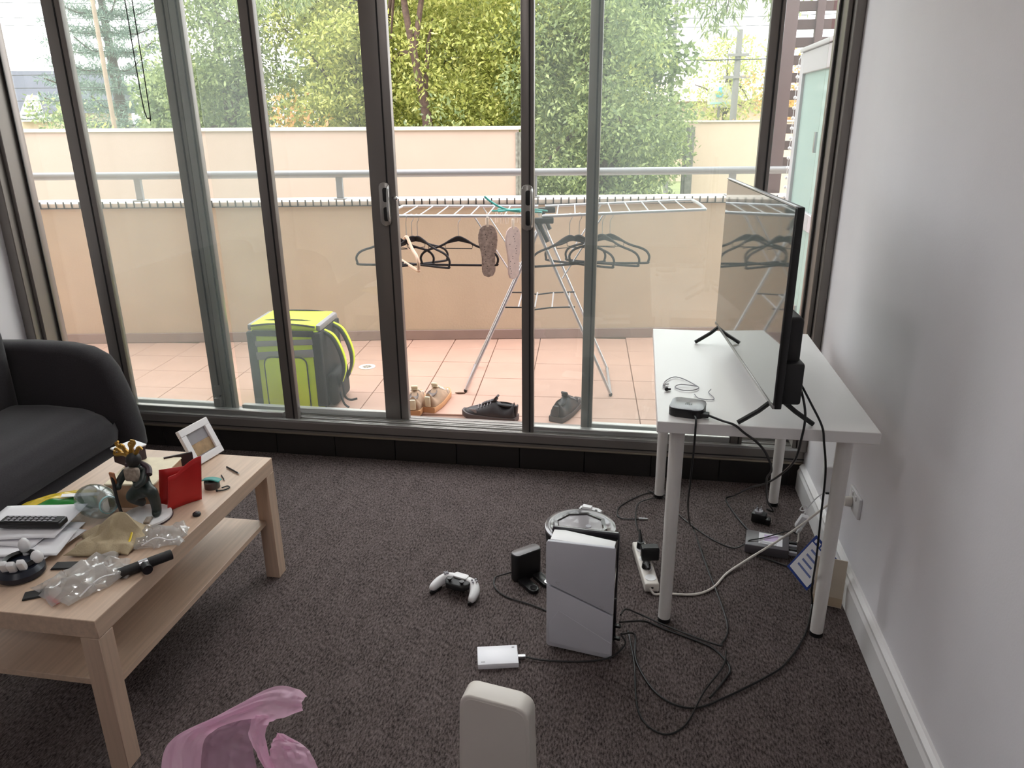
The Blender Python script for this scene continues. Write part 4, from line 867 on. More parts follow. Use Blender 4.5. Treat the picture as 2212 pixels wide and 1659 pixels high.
for k in range(6): B().box((0.018*math.cos(k*1.047), 0.018*math.sin(k*1.047), 0.0022), (0.012, 0.004, 0.001), rot=(0, 0, k*1.047)).obj('slot', 'black', gr_)
df_ = B().prism([(-0.03, -0.004), (-0.01, -0.012), (0.012, -0.008), (0.03, 0.0), (0.01, 0.01), (-0.012, 0.008)], 0, 0.006, Matrix.Translation((-0.955, 3.95, BZ+0.001)), bev=0.002).obj('dry_leaf', mat('dry_leaf', (96, 70, 52), 0.8)); tag(df_, 'small curled dry leaf on the balcony tiles near the airer foot', 'leaf')

# ---- side screen: white framed frosted door and dark slatted screen
wd = tag(bpy.data.objects.new('door_2', None), kind='structure'); COL.objects.link(wd); wd.location = (0.80, 0, 0)
ya, yb, zt = 3.32, 4.36, 1.83
for y0, y1, z0, z1 in ((ya, ya+0.08, BZ, zt), (yb-0.075, yb, BZ, zt), (ya+0.08, yb-0.075, zt-0.10, zt), (ya+0.08, yb-0.075, 1.02, 1.10), (ya+0.08, yb-0.075, BZ, BZ+0.16)):
    B().box((0, (y0+y1)/2, (z0+z1)/2), (0.04, y1-y0, z1-z0), bev=0.003, seg=1).obj('door_frame', 'door_white', wd)
for z0, z1 in ((BZ+0.16, 1.02), (1.10, zt-0.10)): B().box((0, (ya+yb)/2, (z0+z1)/2), (0.008, yb-ya-0.15, z1-z0+0.01)).obj('frosted_pane', 'frost', wd, smooth=False)
for z in (1.42, 0.62):
    B().box((-0.024, ya+0.45, z), (0.012, 0.02, 0.09), bev=0.002).obj('hinge', 'steel', wd)
B().box((0.03, ya+0.5, zt+0.012), (0.12, yb-ya+0.02, 0.02), bev=0.003).obj('door_head', 'door_white', wd)
sl = thing('slatted_screen', 'dark brown slatted privacy screen with a thick post at the balcony end', 'screen', (0, 0, 0))
M['brown'] = mat('dark_brown_paint', (96, 76, 78), 0.5, var=0.05, scale=10)
B().box((0.925, 5.76, 1.25), (0.10, 0.12, 3.1), bev=0.004).obj('post', 'brown', sl)
B().box((1.125, 5.78, 1.25), (0.05, 0.06, 3.1), bev=0.003).obj('post', 'brown', sl)
for k in range(15):
    z = 1.22+0.11*k
    B().box((1.36, 5.80, z), (0.78, 0.03, 0.062), bev=0.003, seg=1).obj('slat', 'brown', sl)
bs = thing('bead_string', 'string of small white beads hanging down the edge of the white door', 'beads', (0.775, 4.375, 0))
B().cyl((0, 0, 1.08), (0, 0, 1.80), 0.0015, seg=6).obj('string', 'white_plastic', bs)
b0 = None
for k in range(14):
    if b0 is None: b0 = B().sph((0, 0, 0), 0.009, u=10, v=6).obj('bead', 'white_plastic', bs); b0.location = (0, 0, 1.12+0.05*k)
    else: share(b0, (0, 0, 1.12+0.05*k), parent=bs)
B().tube([(0, 0, 1.80), (0.015, -0.01, 1.835), (0.03, -0.03, 1.852)], 0.002, 6).obj('hook', 'steel', bs)

# ================================================================== CLOTHES AIRER
ai = thing('clothes_airer', 'silver folding clothes airer standing open on the balcony', 'airer', (-0.515, 3.99, BZ), R(5))
NY, FY, TZa = 0.0, 0.46, 0.985   # near / far frames, top height above tiles
def leg(x0, x1, y): return B().tube([(x0, y, 0.012), (x1, y, TZa)], 0.0085, 10, 1)
for y in (NY, FY):
    leg(-0.415, 0.03, y+0.02).obj('leg', 'silver', ai); leg(0.41, -0.03, y).obj('leg', 'silver', ai)
    B().box((0.03, y, TZa-0.01), (0.10, 0.03, 0.03), bev=0.006).obj('hinge', 'black_soft', ai)
    B().tube([(0.0, y, TZa-0.02), (0.05, y-0.006, TZa-0.12)], 0.012, 8, 1).obj('hinge_sleeve', 'black_soft', ai)
for x, yo in ((-0.415, 0.02), (0.41, 0.0)):
    B().tube([(x, NY+yo, 0.014), (x, FY+yo, 0.014)], 0.0085, 10, 1).obj('foot_bar', 'silver', ai)
    for y in (NY, FY): B().sph((x, y+yo, 0.011), 0.011, u=10, v=8).obj('foot_cap', 'black', ai)
# wings: rim + rods
def wing(sgn, L, rise):
    z = lambda t: TZa+0.012+rise*t
    rim = [(sgn*0.02, NY, z(0)), (sgn*L*0.5, NY, z(.5)), (sgn*(L-0.05), NY, z(.95)), (sgn*L, NY+0.06, z(1)), (sgn*L, FY-0.06, z(1)), (sgn*(L-0.05), FY, z(.95)), (sgn*L*.5, FY, z(.5)), (sgn*0.02, FY, z(0))]
    B().tube(rim, 0.0085, 10, 5).obj('wing_rim', 'silver', ai)
    n = 9
    for k in range(1, n):
        t = k/n
        B().cyl((sgn*L*t, NY, z(t)), (sgn*L*t, FY, z(t)), 0.0035, seg=8).obj('rod', 'silver', ai)
    B().cyl((sgn*0.34, NY+0.02, z(.4)-0.006), (sgn*0.13, NY+0.02, TZa-0.32), 0.004, seg=8).obj('stay', 'silver', ai)
    B().cyl((sgn*0.34, FY-0.02, z(.4)-0.006), (sgn*0.13, FY-0.02, TZa-0.32), 0.004, seg=8).obj('stay', 'silver', ai)
wing(-1, 0.82, 0.0); wing(1, 0.86, 0.035)
# small lower shelf between the legs
for y, z in ((0.03, 0.50), (0.40, 0.50)):
    B().tube([(-0.19, y, z), (-0.08, y, z), (-0.02, y, z-0.012), (0.06, y, z), (0.20, y, z+0.006)], 0.0045, 8, 1).obj('shelf_rail', 'black_soft', ai)
for x in (-0.11, -0.02, 0.075, 0.17): B().cyl((x, 0.03, 0.50), (x, 0.40, 0.50), 0.0045, seg=8).obj('shelf_rod', 'silver', ai)

# ---- hangers
M['hang'] = mat('black_velvet', (40, 34, 38), 0.8)
M['beech'] = mat('beech_wood', (214, 176, 150), 0.5, var=0.08, scale=30)
HM = {}
def hanger(lab, x, y, z, rz, wood=False):
    e = thing('wooden_hanger' if wood else 'clothes_hanger', lab, 'hanger', (x, y, z), R(rz), 'hangers on the clothes airer')
    m = 'beech' if wood else 'hang'
    key = 'w' if wood else 'b'
    if key not in HM:
        hk = B().tube([(0.0, 0, -0.105), (0.0, 0, -0.035), (0.012, 0, -0.014), (0.013, 0, 0.004), (0.003, 0, 0.0125), (-0.010, 0, 0.008), (-0.0125, 0, -0.002)], 0.0018, 7, 5).obj('hook', 'steel')
        top = [(0, -0.105), (0.035, -0.118), (0.075, -0.142), (0.11, -0.158), (0.165, -0.175), (0.195, -0.192), (0.21, -0.218), (0.205, -0.245)]
        full = [(-x_, z_) for x_, z_ in reversed(top[1:])]+top
        loop = full+[(0.19, -0.2535), (0.0, -0.255), (-0.19, -0.2535)]
        cl = [Vector((a_, 0, c_)) for a_, c_ in loop]
        sp_ = spline(cl+[cl[0]], 4)
        sh = B().tube(sp_, 0.0088 if wood else 0.0062, 8, 1).obj('shoulders', m)
        cr = B().prism([(-0.085, -0.146), (-0.06, -0.128), (-0.03, -0.112), (0, -0.104), (0.03, -0.112), (0.06, -0.128), (0.085, -0.146), (0.05, -0.138), (0.0, -0.126), (-0.05, -0.138)], -0.0035, 0.0035, Matrix.Rotation(R(90), 4, 'X'), bev=0.001, seg=1).obj('yoke', m)
        lp_ = B().tube([(-0.075, 0, -0.145), (-0.072, 0, -0.166), (0.072, 0, -0.166), (0.075, 0, -0.145)], 0.0022, 6, 1).obj('strap_bar', m)
        HM[key] = [hk, sh, cr, lp_]
        for o in HM[key]: o.parent = e
    else:
        for o in HM[key]: share(o, (0, 0, 0), parent=e)
    return e
AIZ = BZ+0.985+0.012
def on_bar(t, sgn):  # point on the near rim of a wing, world
    x = sgn*t; z = 0.985+0.012+(0.035*(t/0.86) if sgn > 0 else 0)
    return -0.515+x*math.cos(R(5)), 3.99+x*math.sin(R(5)), BZ+z-0.0035
def hang(lab, t, sgn, rz, wood=False):
    x, y, z = on_bar(t, sgn); hanger(lab, x, y, z, rz, wood)
hang('leftmost black hanger on the airer, mostly behind the door stile', 0.775, -1, 8)
hang('pale wooden hanger turned edge-on among the black hangers', 0.705, -1, -58, True)
hang('black hanger turned diagonally just right of the wooden hanger', 0.675, -1, 42)
hang('black hanger angled the other way behind the diagonal one', 0.645, -1, -24)
hang('black hanger hanging square to the view, left of the insoles', 0.425, -1, 3)
hang('black hanger swung forward, first right of the airer hinge', 0.165, 1, 28)
hang('black hanger crossing the forward swung one, right of the hinge', 0.215, 1, -26)
hang('black hanger turned slightly back, second from the right end', 0.335, 1, -20)
hang('rightmost black hanger on the airer, hanging square', 0.375, 1, 5)
# ---- teal peg dryer lying on the airer, with its pegs
td = thing('peg_dryer', 'teal plastic peg dryer with white pegs lying on top of the airer', 'peg dryer', (-0.70, 4.07, AIZ+0.012), R(-6))
b = B()
b.tube([(-0.12, 0.0, 0.078), (-0.09, 0.0, 0.055), (-0.03, 0.0, 0.022), (0.05, 0.0, 0.004), (0.20, -0.01, 0.004)], 0.006, 8)
b.obj('spine', 'teal', td)
for k, (x, y, x2, y2) in enumerate(((-0.06, 0.05, 0.12, -0.05), (-0.03, -0.05, 0.16, 0.05), (-0.07, -0.03, 0.20, -0.03), (0.02, 0.06, 0.22, 0.03))):
    B().tube([(x, y, 0.006), ((x+x2)/2, (y+y2)/2, 0.012), (x2, y2, 0.006)], 0.0045, 8).obj('arm', 'teal', td)
M['peg'] = mat('ivory_peg', (232, 214, 198), 0.5)
for k in range(9):
    x = -0.09+0.035*k; y = -0.055+0.012*((k*5) % 7)
    pg = B().tube([(x, y, 0.0), (x-0.006, y-0.004, -0.03), (x-0.004, y-0.004, -0.06)], 0.0038, 6, 1).obj('peg', 'peg', td)
    B().tube([(x, y, 0.0), (x+0.007, y+0.003, -0.028), (x+0.004, y, -0.06)], 0.0034, 6, 1).obj('peg_jaw', 'peg', pg)
# ---- insoles pegged by the heel
M['insole'] = mat('speckled_grey_foam', (168, 148, 140), 0.9, var=0.3, scale=90)
def insole(lab, loc, rz, m):
    e = thing('shoe_insole', lab, 'insole', loc, R(rz), 'insoles pegged on the airer'); e.scale = (1.25, 1.0, 1.06)
    half = [(0, 0.0), (0.018, -0.004), (0.032, -0.018), (0.040, -0.045), (0.041, -0.08), (0.036, -0.125), (0.030, -0.165), (0.031, -0.205), (0.030, -0.235), (0.020, -0.257), (0.0, -0.264)]
    left = [(-0.0, 0.0), (-0.02, -0.006), (-0.034, -0.022), (-0.041, -0.05), (-0.041, -0.085), (-0.033, -0.125), (-0.026, -0.165), (-0.028, -0.205), (-0.028, -0.235), (-0.019, -0.257)]
    poly = [(x, z) for x, z in half]+[(x, z) for x, z in reversed(left[1:])]
    B().prism(poly, -0.0035, 0.0035, Matrix.Rotation(R(90), 4, 'X') , bev=0.0012, seg=1).obj('foam', m, e)
    B().prism([(x*0.9, -0.008+z*0.94) for x, z in poly], 0.0036, 0.0046, Matrix.Rotation(R(90), 4, 'X')).obj('liner', m, e)
    B().box((0, 0, 0.012), (0.010, 0.012, 0.05), bev=0.002).obj('peg', 'peg', e)
    b = B()
    for k in range(18): b.cyl((random.uniform(-.025, .025), -0.0048, -0.03-0.012*k), (random.uniform(-.001, .001), -0.0049, -0.03-0.012*k), 0.001, seg=5) if False else b.sph((random.uniform(-.022, .022), -0.0048, -0.025-0.0122*k), 0.0022, (1, .4, 1), 6, 4)
    b.obj('perforation', 'black_soft', e)['kind'] = 'stuff'
    return e
insole('grey speckled insole hanging toe down from the airer', (-0.780, 3.955, 1.006), 12, 'insole')
M['insole2'] = mat('pale_pink_foam', (214, 190, 184), 0.9, var=0.06, scale=50)
insole('pale insole hanging beside the grey one, half behind the door stile', (-0.645, 3.955, 0.998), 48, 'insole2')

# ================================================================== DELIVERY BACKPACK
M['neon'] = mat('neon_yellow_fabric', (226, 250, 26), 0.6, var=0.06, scale=9, bump=0.15, bscale=16)
M['refl'] = mat('grey_reflective_band', (142, 136, 140), 0.5)
M['bagblack'] = mat('black_webbing', (32, 28, 31), 0.7, bump=0.2, bscale=120)
bp = thing('delivery_backpack', 'neon yellow insulated delivery backpack with black straps on the balcony', 'backpack', (-1.822, 3.74, BZ), R(4))
w2_, d2_, hh = 0.192, 0.16, 0.445
B().box((0, 0, hh/2+0.004), (2*w2_, 2*d2_, hh), bev=0.022, seg=3, taper=0.97).obj('body', 'neon', bp)
for sx in (-1, 1):
    for sy in (-1, 1):
        B().box((sx*(w2_-0.016), sy*(d2_-0.012), hh/2+0.004), (0.05, 0.034, hh-0.03), bev=0.008).obj('corner_panel', 'bagblack', bp)
B().box((w2_-0.004, 0, hh/2), (0.02, 2*d2_-0.02, hh-0.02), bev=0.008).obj('back_panel', 'bagblack', bp)
B().box((-w2_+0.006, 0, hh*0.90), (0.03, 2*d2_, 0.05), bev=0.01).obj('side_panel', 'refl', bp)
# lid
B().box((0, 0.0, hh+0.012), (2*w2_-0.03, 2*d2_-0.01, 0.034), bev=0.012, seg=3).obj('lid', 'neon', bp)
for y in (-d2_+0.004, -d2_*0.42, d2_-0.02):
    B().tube([(-w2_+0.02, y, hh+0.020), (-w2_*0.4, y, hh+0.031), (w2_*0.4, y, hh+0.030), (w2_-0.02, y, hh+0.018)], 0.005, 8).obj('piping', 'bagblack', bp)
B().box((0, -d2_-0.002, hh-0.018), (2*w2_-0.05, 0.008, 0.034), rot=(0.15, 0, 0), bev=0.003).obj('zip_flap', 'bagblack', bp)
for sx in (-1, 1): B().box((sx*(w2_-0.01), 0, hh+0.008), (0.035, 2*d2_-0.03, 0.034), bev=0.01).obj('lid_edge', 'refl', bp)
yf = -d2_-0.003
B().box((0, yf, hh*0.845), (2*w2_-0.07, 0.006, 0.030), rot=(0, R(-3), 0), bev=0.002).obj('reflective_band', 'refl', bp)
B().box((0, yf, hh*0.70), (2*w2_-0.07, 0.006, 0.042), rot=(0, R(-4), 0), bev=0.002).obj('reflective_band', 'refl', bp)
pk_ = B().prism(rr(0.225, 0.29, 0.035, cy=0.155), 0.0, 0.022, Matrix.Translation((0.005, -d2_-0.002, 0)) @ Matrix.Rotation(R(90), 4, 'X'), bev=0.008, seg=3).obj('pocket', 'neon', bp)
outl_ = [(x+0.005, -d2_-0.022, z) for x, z in rr(0.232, 0.295, 0.038, cy=0.155)]
B().tube([p for p in outl_[0:12]]+[(-0.111, -d2_-0.022, 0.03)], 0.0035, 6, 1).obj('pocket_zip', 'bagblack', pk_)
B().tube([(0.121, -d2_-0.022, 0.03), outl_[0]], 0.0035, 6, 1).obj('pocket_zip', 'bagblack', pk_)
# shoulder straps on the right face
for y, off in ((-0.075, 0.0), (0.075, 0.0)):
    pth = [(w2_-0.01, y, hh*0.96), (w2_+0.045, y, hh*0.88), (w2_+0.085, y, hh*0.68), (w2_+0.095, y, hh*0.48), (w2_+0.07, y, hh*0.30), (w2_+0.02, y, hh*0.14)]
    B().grid(ribbon(pth, [0.05, 0.055, 0.055, 0.05, 0.035, 0.025], (0, 1, 0), 1, curl=0.0), 40, 6).obj('shoulder_strap', 'bagblack', bp, solid=0.014)
    pth2 = [(p[0]+0.009, p[1], p[2]+0.004) for p in pth[:5]]
    B().grid(ribbon(pth2, [0.02, 0.026, 0.026, 0.024, 0.016], (0, 1, 0), 1, curl=0.0), 36, 4).obj('strap_trim', 'neon', bp, solid=0.005)
B().box((w2_+0.03, 0, 0.10), (0.06, 0.24, 0.18), bev=0.026, seg=3).obj('lumbar_pad', 'bagblack', bp)
B().tube([(w2_+0.055, -0.06, 0.10), (w2_+0.085, -0.10, 0.14), (w2_+0.10, -0.12, 0.07), (w2_+0.125, -0.11, 0.045), (w2_+0.16, -0.10, 0.05)], 0.006, 8).obj('loose_strap', 'bagblack', bp)
B().tube([(w2_+0.05, -0.06, 0.09), (w2_+0.09, -0.12, 0.03), (w2_+0.12, -0.13, 0.008)], 0.006, 8).obj('loose_strap', 'bagblack', bp)

# ================================================================== SHOES
def shoe(name, lab, loc, rz, up, sole, lace, coll, tongue, group='shoes left on the balcony'):
    e = thing(name, lab, 'shoe', loc, R(rz), group)
    L = 0.285
    def wid(s): return 0.030+0.018*math.sin(math.pi*min(1, s*0.62+0.13))+0.004*math.sin(s*6)-0.026*max(0, (s-0.82)/0.18)**2
    def top(s):
        if s < 0.08: return 0.105-0.01*(s/0.08)
        if s < 0.30: return 0.095-0.020*math.sin((s-0.08)/0.22*math.pi)
        if s < 0.42: return 0.095+0.012*(s-0.30)/0.12
        if s < 0.75: return 0.107-0.045*(s-0.42)/0.33
        return 0.062-0.022*((s-0.75)/0.25)**2
    rings = []; n = 18
    for i in range(26):
        s = i/25; x = -L/2+L*s; w = wid(s)*(1 if 0 < i < 25 else 0.75); h = top(s)
        ring = []
        for k in range(n):
            a = 2*math.pi*k/n; cy_ = math.copysign(abs(math.cos(a))**0.75, math.cos(a)); sz_ = math.sin(a)
            z = 0.024+(h-0.024)*max(0, sz_)**0.8 if sz_ > 0 else 0.024+0.006*sz_
            ring.append(Vector((x+(0.012 if s < .03 else 0)*max(0, sz_), w*cy_*(1-0.42*max(0, sz_)**1.5), z)))
        rings.append(ring)
    B().rings(rings).obj('upper', up, e, angle=70)
    rs = []
    for zz, k in ((0.0, 0.97), (0.004, 1.04), (0.022, 1.07), (0.030, 1.03)):
        rs.append([Vector((-L/2-0.004+(L+0.012)*s_, sg*wid(s_)*k, zz+(0.012*max(0, (s_-0.8)/0.2)**2))) for s_, sg in [(j/19, 1) for j in range(20)]+[(j/19, -1) for j in range(19, -1, -1)]])
    B().rings(rs).obj('sole', sole, e, angle=50)
    B().lathe([(0.0, 0.0), (0.9, 0.0), (1.0, 0.12), (0.9, 0.2), (0.75, 0.05), (0.0, -0.1)], 20, Matrix.Translation((-L*0.29, 0, 0.083)) @ Matrix.Rotation(R(-3), 4, 'Y') @ Matrix.Diagonal((0.058, 0.026, 0.05, 1))).obj('collar', coll, e)
    B().box((-0.002, 0, 0.098), (0.085, 0.034, 0.010), rot=(0, R(22), 0), bev=0.004).box((-0.036, 0, 0.122), (0.03, 0.036, 0.012), rot=(0, R(50), 0), bev=0.005).obj('tongue', tongue, e)
    for k in range(5):
        x = -0.012+0.017*k; z = 0.106-0.0085*k
        B().tube([(x, -0.026, z-0.012), (x+0.004, 0, z+0.002), (x, 0.026, z-0.012)], 0.003, 6).obj('lace', lace, e)
    B().box((-L/2-0.001, 0, 0.062), (0.012, 0.03, 0.06), rot=(0, R(-6), 0), bev=0.005).obj('heel_tab', tongue, e)
    for sg in (-1, 1): B().box((0.085, sg*0.030, 0.046), (0.05, 0.006, 0.022), rot=(0, R(12), sg*-0.35), bev=0.002).obj('overlay', lace, e)
    return e
M['tan'] = mat('tan_suede', (184, 156, 132), 0.8, var=0.1, scale=30)
M['peach_sole'] = mat('peach_rubber', (212, 160, 116), 0.6)
M['lace_w'] = mat('white_lace', (226, 220, 214), 0.8)
M['grey_mesh'] = mat('grey_mesh', (128, 118, 114), 0.85, var=0.2, scale=120)
M['shoe_blk'] = mat('black_shoe_leather', (50, 46, 48), 0.5)
M['shoe_sole'] = mat('charcoal_rubber', (84, 76, 76), 0.6)
M['shoe_grey'] = mat('silver_overlay', (128, 122, 124), 0.4)
shoe('sneaker', 'tan sneaker half hidden by the door stile, toe to the parapet', (-1.150, 3.72, BZ+0.001), 100, 'tan', 'peach_sole', 'lace_w', 'grey_mesh', 'cream')
shoe('sneaker', 'tan sneaker with peach sole, heel toward the door, right of its pair', (-1.045, 3.78, BZ+0.001), 84, 'tan', 'peach_sole', 'lace_w', 'grey_mesh', 'cream')
shoe('sneaker', 'black sneaker lying side-on just outside the open door', (-0.715, 3.60, BZ+0.001), 172, 'shoe_blk', 'shoe_sole', 'shoe_grey', 'black', 'shoe_blk')
shoe('sneaker', 'black sneaker with its heel to the door, beside the sliding door edge', (-0.325, 3.735, BZ+0.001), 72, 'shoe_blk', 'shoe_sole', 'shoe_grey', 'black', 'shoe_blk')

# ================================================================== BEYOND THE BALCONY
M['grass'] = mat('lawn_and_path', (120, 128, 84), 0.95, var=0.3, scale=1.5)
struct(B().box((-5, 60, -1.25), (160, 108, 0.1)).obj('ground_outside', 'grass'))
fw_ = struct(B().box((-7.85, 11.85, 0.07), (12.0, 0.25, 2.54)).obj('wall_garden', 'render_far'))
B().box((-7.85, 11.85, 1.36), (12.06, 0.32, 0.05), bev=0.005).obj('coping', 'cap', fw_)
B().box((-1.845, 11.72, 0.05), (0.03, 0.03, 2.5)).box((-1.83, 11.85, 0.05), (0.05, 0.24, 2.5)).obj('end_block', 'dark_edge', fw_)
fw2 = struct(B().box((5.85, 15.6, 0.09), (10.0, 0.3, 2.58)).obj('wall_garden_right', 'render_right'))
B().box((5.83, 15.6, 1.395), (10.08, 0.36, 0.03), bev=0.005).obj('coping', 'cap', fw2)
B().box((0.92, 15.43, 0.05), (0.13, 0.06, 2.5)).box((0.83, 15.6, 0.05), (0.06, 0.32, 2.5)).obj('end_block', 'dark_edge', fw2)

M['leaf_main'] = leaf_mat('leaf_yellow_green', (116, 126, 66), (168, 174, 94), (206, 204, 126))
M['leaf_deep'] = leaf_mat('leaf_mid_green', (94, 110, 74), (136, 150, 98), (172, 182, 124))
M['leaf_olive'] = leaf_mat('leaf_grey_green', (84, 100, 66), (132, 148, 96), (176, 184, 130))
M['leaf_autumn'] = leaf_mat('leaf_autumn', (150, 132, 60), (206, 164, 92), (224, 150, 116))
M['leaf_pine'] = leaf_mat('needle_blue_green', (70, 92, 84), (104, 126, 112), (140, 156, 136), transl=0.2)
M['leaf_far'] = leaf_mat('leaf_far_yellow', (140, 150, 80), (186, 188, 110), (216, 206, 140))
M['bark'] = mat('grey_brown_bark', (74, 58, 50), 0.95, var=0.3, scale=18, bump=0.6, bscale=30)
def leaves(name, blobs, per, size, m, parent, seed, droop=0.3, asp=0.42):
    rg = np.random.default_rng(seed); Vs = []
    for (cx_, cy_, cz_, rx, ry, rz_) in blobs:
        n = max(20, int(per*(rx*ry+ry*rz_+rx*rz_)/3))
        d = rg.normal(size=(n, 3)); d /= np.linalg.norm(d, axis=1)[:, None]
        rad = rg.uniform(0.25, 1.0, n)**0.45*(1+0.16*np.sin(5*d[:, 0]+3*d[:, 2]+seed)*np.cos(4*d[:, 1]))
        P = np.array([cx_, cy_, cz_])+d*rad[:, None]*np.array([rx, ry, rz_])
        L_ = size*rg.uniform(0.6, 1.3, n)
        t = rg.normal(size=(n, 3))+d*0.8; t[:, 2] -= droop; t /= np.linalg.norm(t, axis=1)[:, None]
        u = np.cross(t, rg.normal(size=(n, 3))); u /= np.linalg.norm(u, axis=1)[:, None]
        nn = np.cross(t, u)
        w = (L_*asp)[:, None]; L2 = L_[:, None]
        a = P; b_ = P+t*L2*0.5+u*w*0.5+nn*w*0.12; c = P+t*L2; d_ = P+t*L2*0.5-u*w*0.5+nn*w*0.12
        Vs.append(np.stack([a, b_, c, d_], 1))
    Vs = np.concatenate(Vs).astype(np.float32); n = len(Vs)
    me = bpy.data.meshes.new(name); me.vertices.add(n*4); me.vertices.foreach_set('co', Vs.reshape(-1))
    me.loops.add(n*4); me.loops.foreach_set('vertex_index', np.arange(n*4, dtype=np.int32))
    me.polygons.add(n); me.polygons.foreach_set('loop_start', np.arange(0, n*4, 4, dtype=np.int32)); me.polygons.foreach_set('loop_total', np.full(n, 4, dtype=np.int32))
    me.update(calc_edges=True); me.materials.append(M[m])
    o = bpy.data.objects.new(name, me); COL.objects.link(o); o.parent = parent; o['kind'] = 'stuff'
    return o
def crown(cx_, cy_, z0, z1, rx, ry, n, seed, br=0.55):
    rg = np.random.default_rng(seed); out = []
    for k in range(n):
        a = rg.uniform(0, 6.28); q = rg.uniform(0, 1)**0.5; t = rg.uniform(0, 1)
        prof_ = math.sin(math.pi*(0.12+0.80*t))**0.6
        out.append((cx_+rx*q*prof_*math.cos(a), cy_+ry*q*prof_*math.sin(a), z0+(z1-z0)*t, br*rg.uniform(.7, 1.25), br*rg.uniform(.7, 1.2), br*rg.uniform(.5, .85)))
    return out
def tree(name, lab, x, y, trunk, blobs, per, size, m, seed, group='trees beyond the garden walls', branches=True, **kw):
    e = thing(name, lab, 'tree', (0, 0, 0), 0, group)
    rg = random.Random(seed)
    tr = B().tube(trunk, [0.10, 0.09, 0.085, 0.075, 0.065, 0.055, 0.045, 0.04, 0.03], 10).obj('trunk', 'bark', e)
    if branches:
        for k in range(9):
            bl_ = blobs[rg.randrange(len(blobs))]; t = rg.uniform(0.25, 0.9); i = min(int(t*(len(trunk)-1)), len(trunk)-2)
            p = Vector(trunk[i]).lerp(Vector(trunk[i+1]), t*(len(trunk)-1)-i); q = Vector(bl_[:3]); mid = (p+q)/2+Vector((0, 0, 0.25))
            B().tube([p, mid, q], [0.05, 0.045, 0.04, 0.035, 0.03, 0.025, 0.02, 0.015], 7).obj('branch', 'bark', e)
    leaves('foliage', blobs, per, size, m, e, seed, **kw)
    return e
GZ = -1.2
# left street tree
tree('street_tree', 'leafy green tree left of the centre, against a gap of sky', -7.9, 14.5, [(-7.9, 14.5, GZ), (-8.0, 14.5, 0.8), (-7.7, 14.5, 2.2), (-8.0, 14.6, 3.6)],
     crown(-7.85, 14.6, 0.6, 4.6, 1.35, 1.2, 70, 3), 1500, 0.095, 'leaf_deep', 31)
tree('street_tree', 'tall yellow green tree behind the wide double door stile', -5.2, 14.6, [(-4.9, 14.6, GZ), (-5.0, 14.6, 1.2), (-5.5, 14.7, 2.6), (-5.2, 14.8, 4.4)],
     crown(-5.4, 14.7, 0.5, 5.4, 1.7, 1.2, 100, 5), 1500, 0.095, 'leaf_main', 32)
tree('street_tree', 'yellow green tree with a dark forked trunk seen through the open door', -3.9, 13.6, [(-3.55, 13.3, GZ), (-3.62, 13.3, 1.2), (-3.78, 13.35, 2.2), (-4.0, 13.4, 3.6), (-3.9, 13.4, 5.0)],
     crown(-3.3, 14.4, 0.6, 5.6, 1.9, 1.1, 110, 8), 1500, 0.095, 'leaf_main', 33)
tree('street_tree', 'dense mid green bushy tree filling the gap between the garden walls', -0.6, 13.9, [(-0.6, 13.9, GZ), (-0.65, 13.9, 0.5), (-0.6, 14.0, 2.0), (-0.7, 14.0, 3.4)],
     crown(-0.95, 13.9, -0.7, 3.9, 1.45, 0.9, 120, 9, 0.5), 1700, 0.09, 'leaf_deep', 34)
tree('street_tree', 'green tree rising behind the bushy one, above the gap', -1.6, 16.5, [(-1.6, 16.5, GZ), (-1.5, 16.5, 2.0), (-1.7, 16.6, 4.5)],
     crown(-1.7, 16.6, 0.8, 6.0, 2.0, 1.0, 90, 12), 1200, 0.11, 'leaf_main', 35)
tree('far_tree', 'pale yellow green round tree far behind the right garden wall', 3.0, 31, [(3.0, 31, GZ), (3.0, 31, 1.5), (3.0, 31, 3.0)],
     crown(3.0, 31, 0.8, 3.9, 1.5, 1.2, 40, 14, 0.6), 330, 0.16, 'leaf_far', 36)
tree('far_tree', 'pale autumn tinted tree at the far right behind the utility pole', 5.3, 27, [(5.3, 27, GZ), (5.3, 27, 1.2), (5.2, 27, 2.4)],
     crown(5.0, 27, 0.2, 3.2, 1.6, 1.2, 36, 15, 0.6), 300, 0.16, 'leaf_autumn', 37)
for lab_, x_, rx_, z1_, m_, sd_ in (('hazy grey green tree rising behind the left street tree', -11.4, 1.6, 2.4, 'leaf_olive', 61), ('hazy green tree in the back row behind the double stile', -6.6, 2.1, 6.2, 'leaf_olive', 62), ('hazy yellow green tree in the back row behind the forked trunk', -3.6, 2.2, 6.4, 'leaf_far', 63), ('hazy green tree in the back row at the right of centre', -0.6, 1.6, 5.0, 'leaf_olive', 64)):
    tree('background_tree', lab_, x_, 19.5, [(x_, 19.5, GZ), (x_, 19.5, 1.5), (x_+0.2, 19.5, z1_-1.5)], crown(x_, 19.5, 0.3, z1_, rx_, 0.9, 80, sd_, 0.75), 800, 0.2, m_, sd_, branches=False)
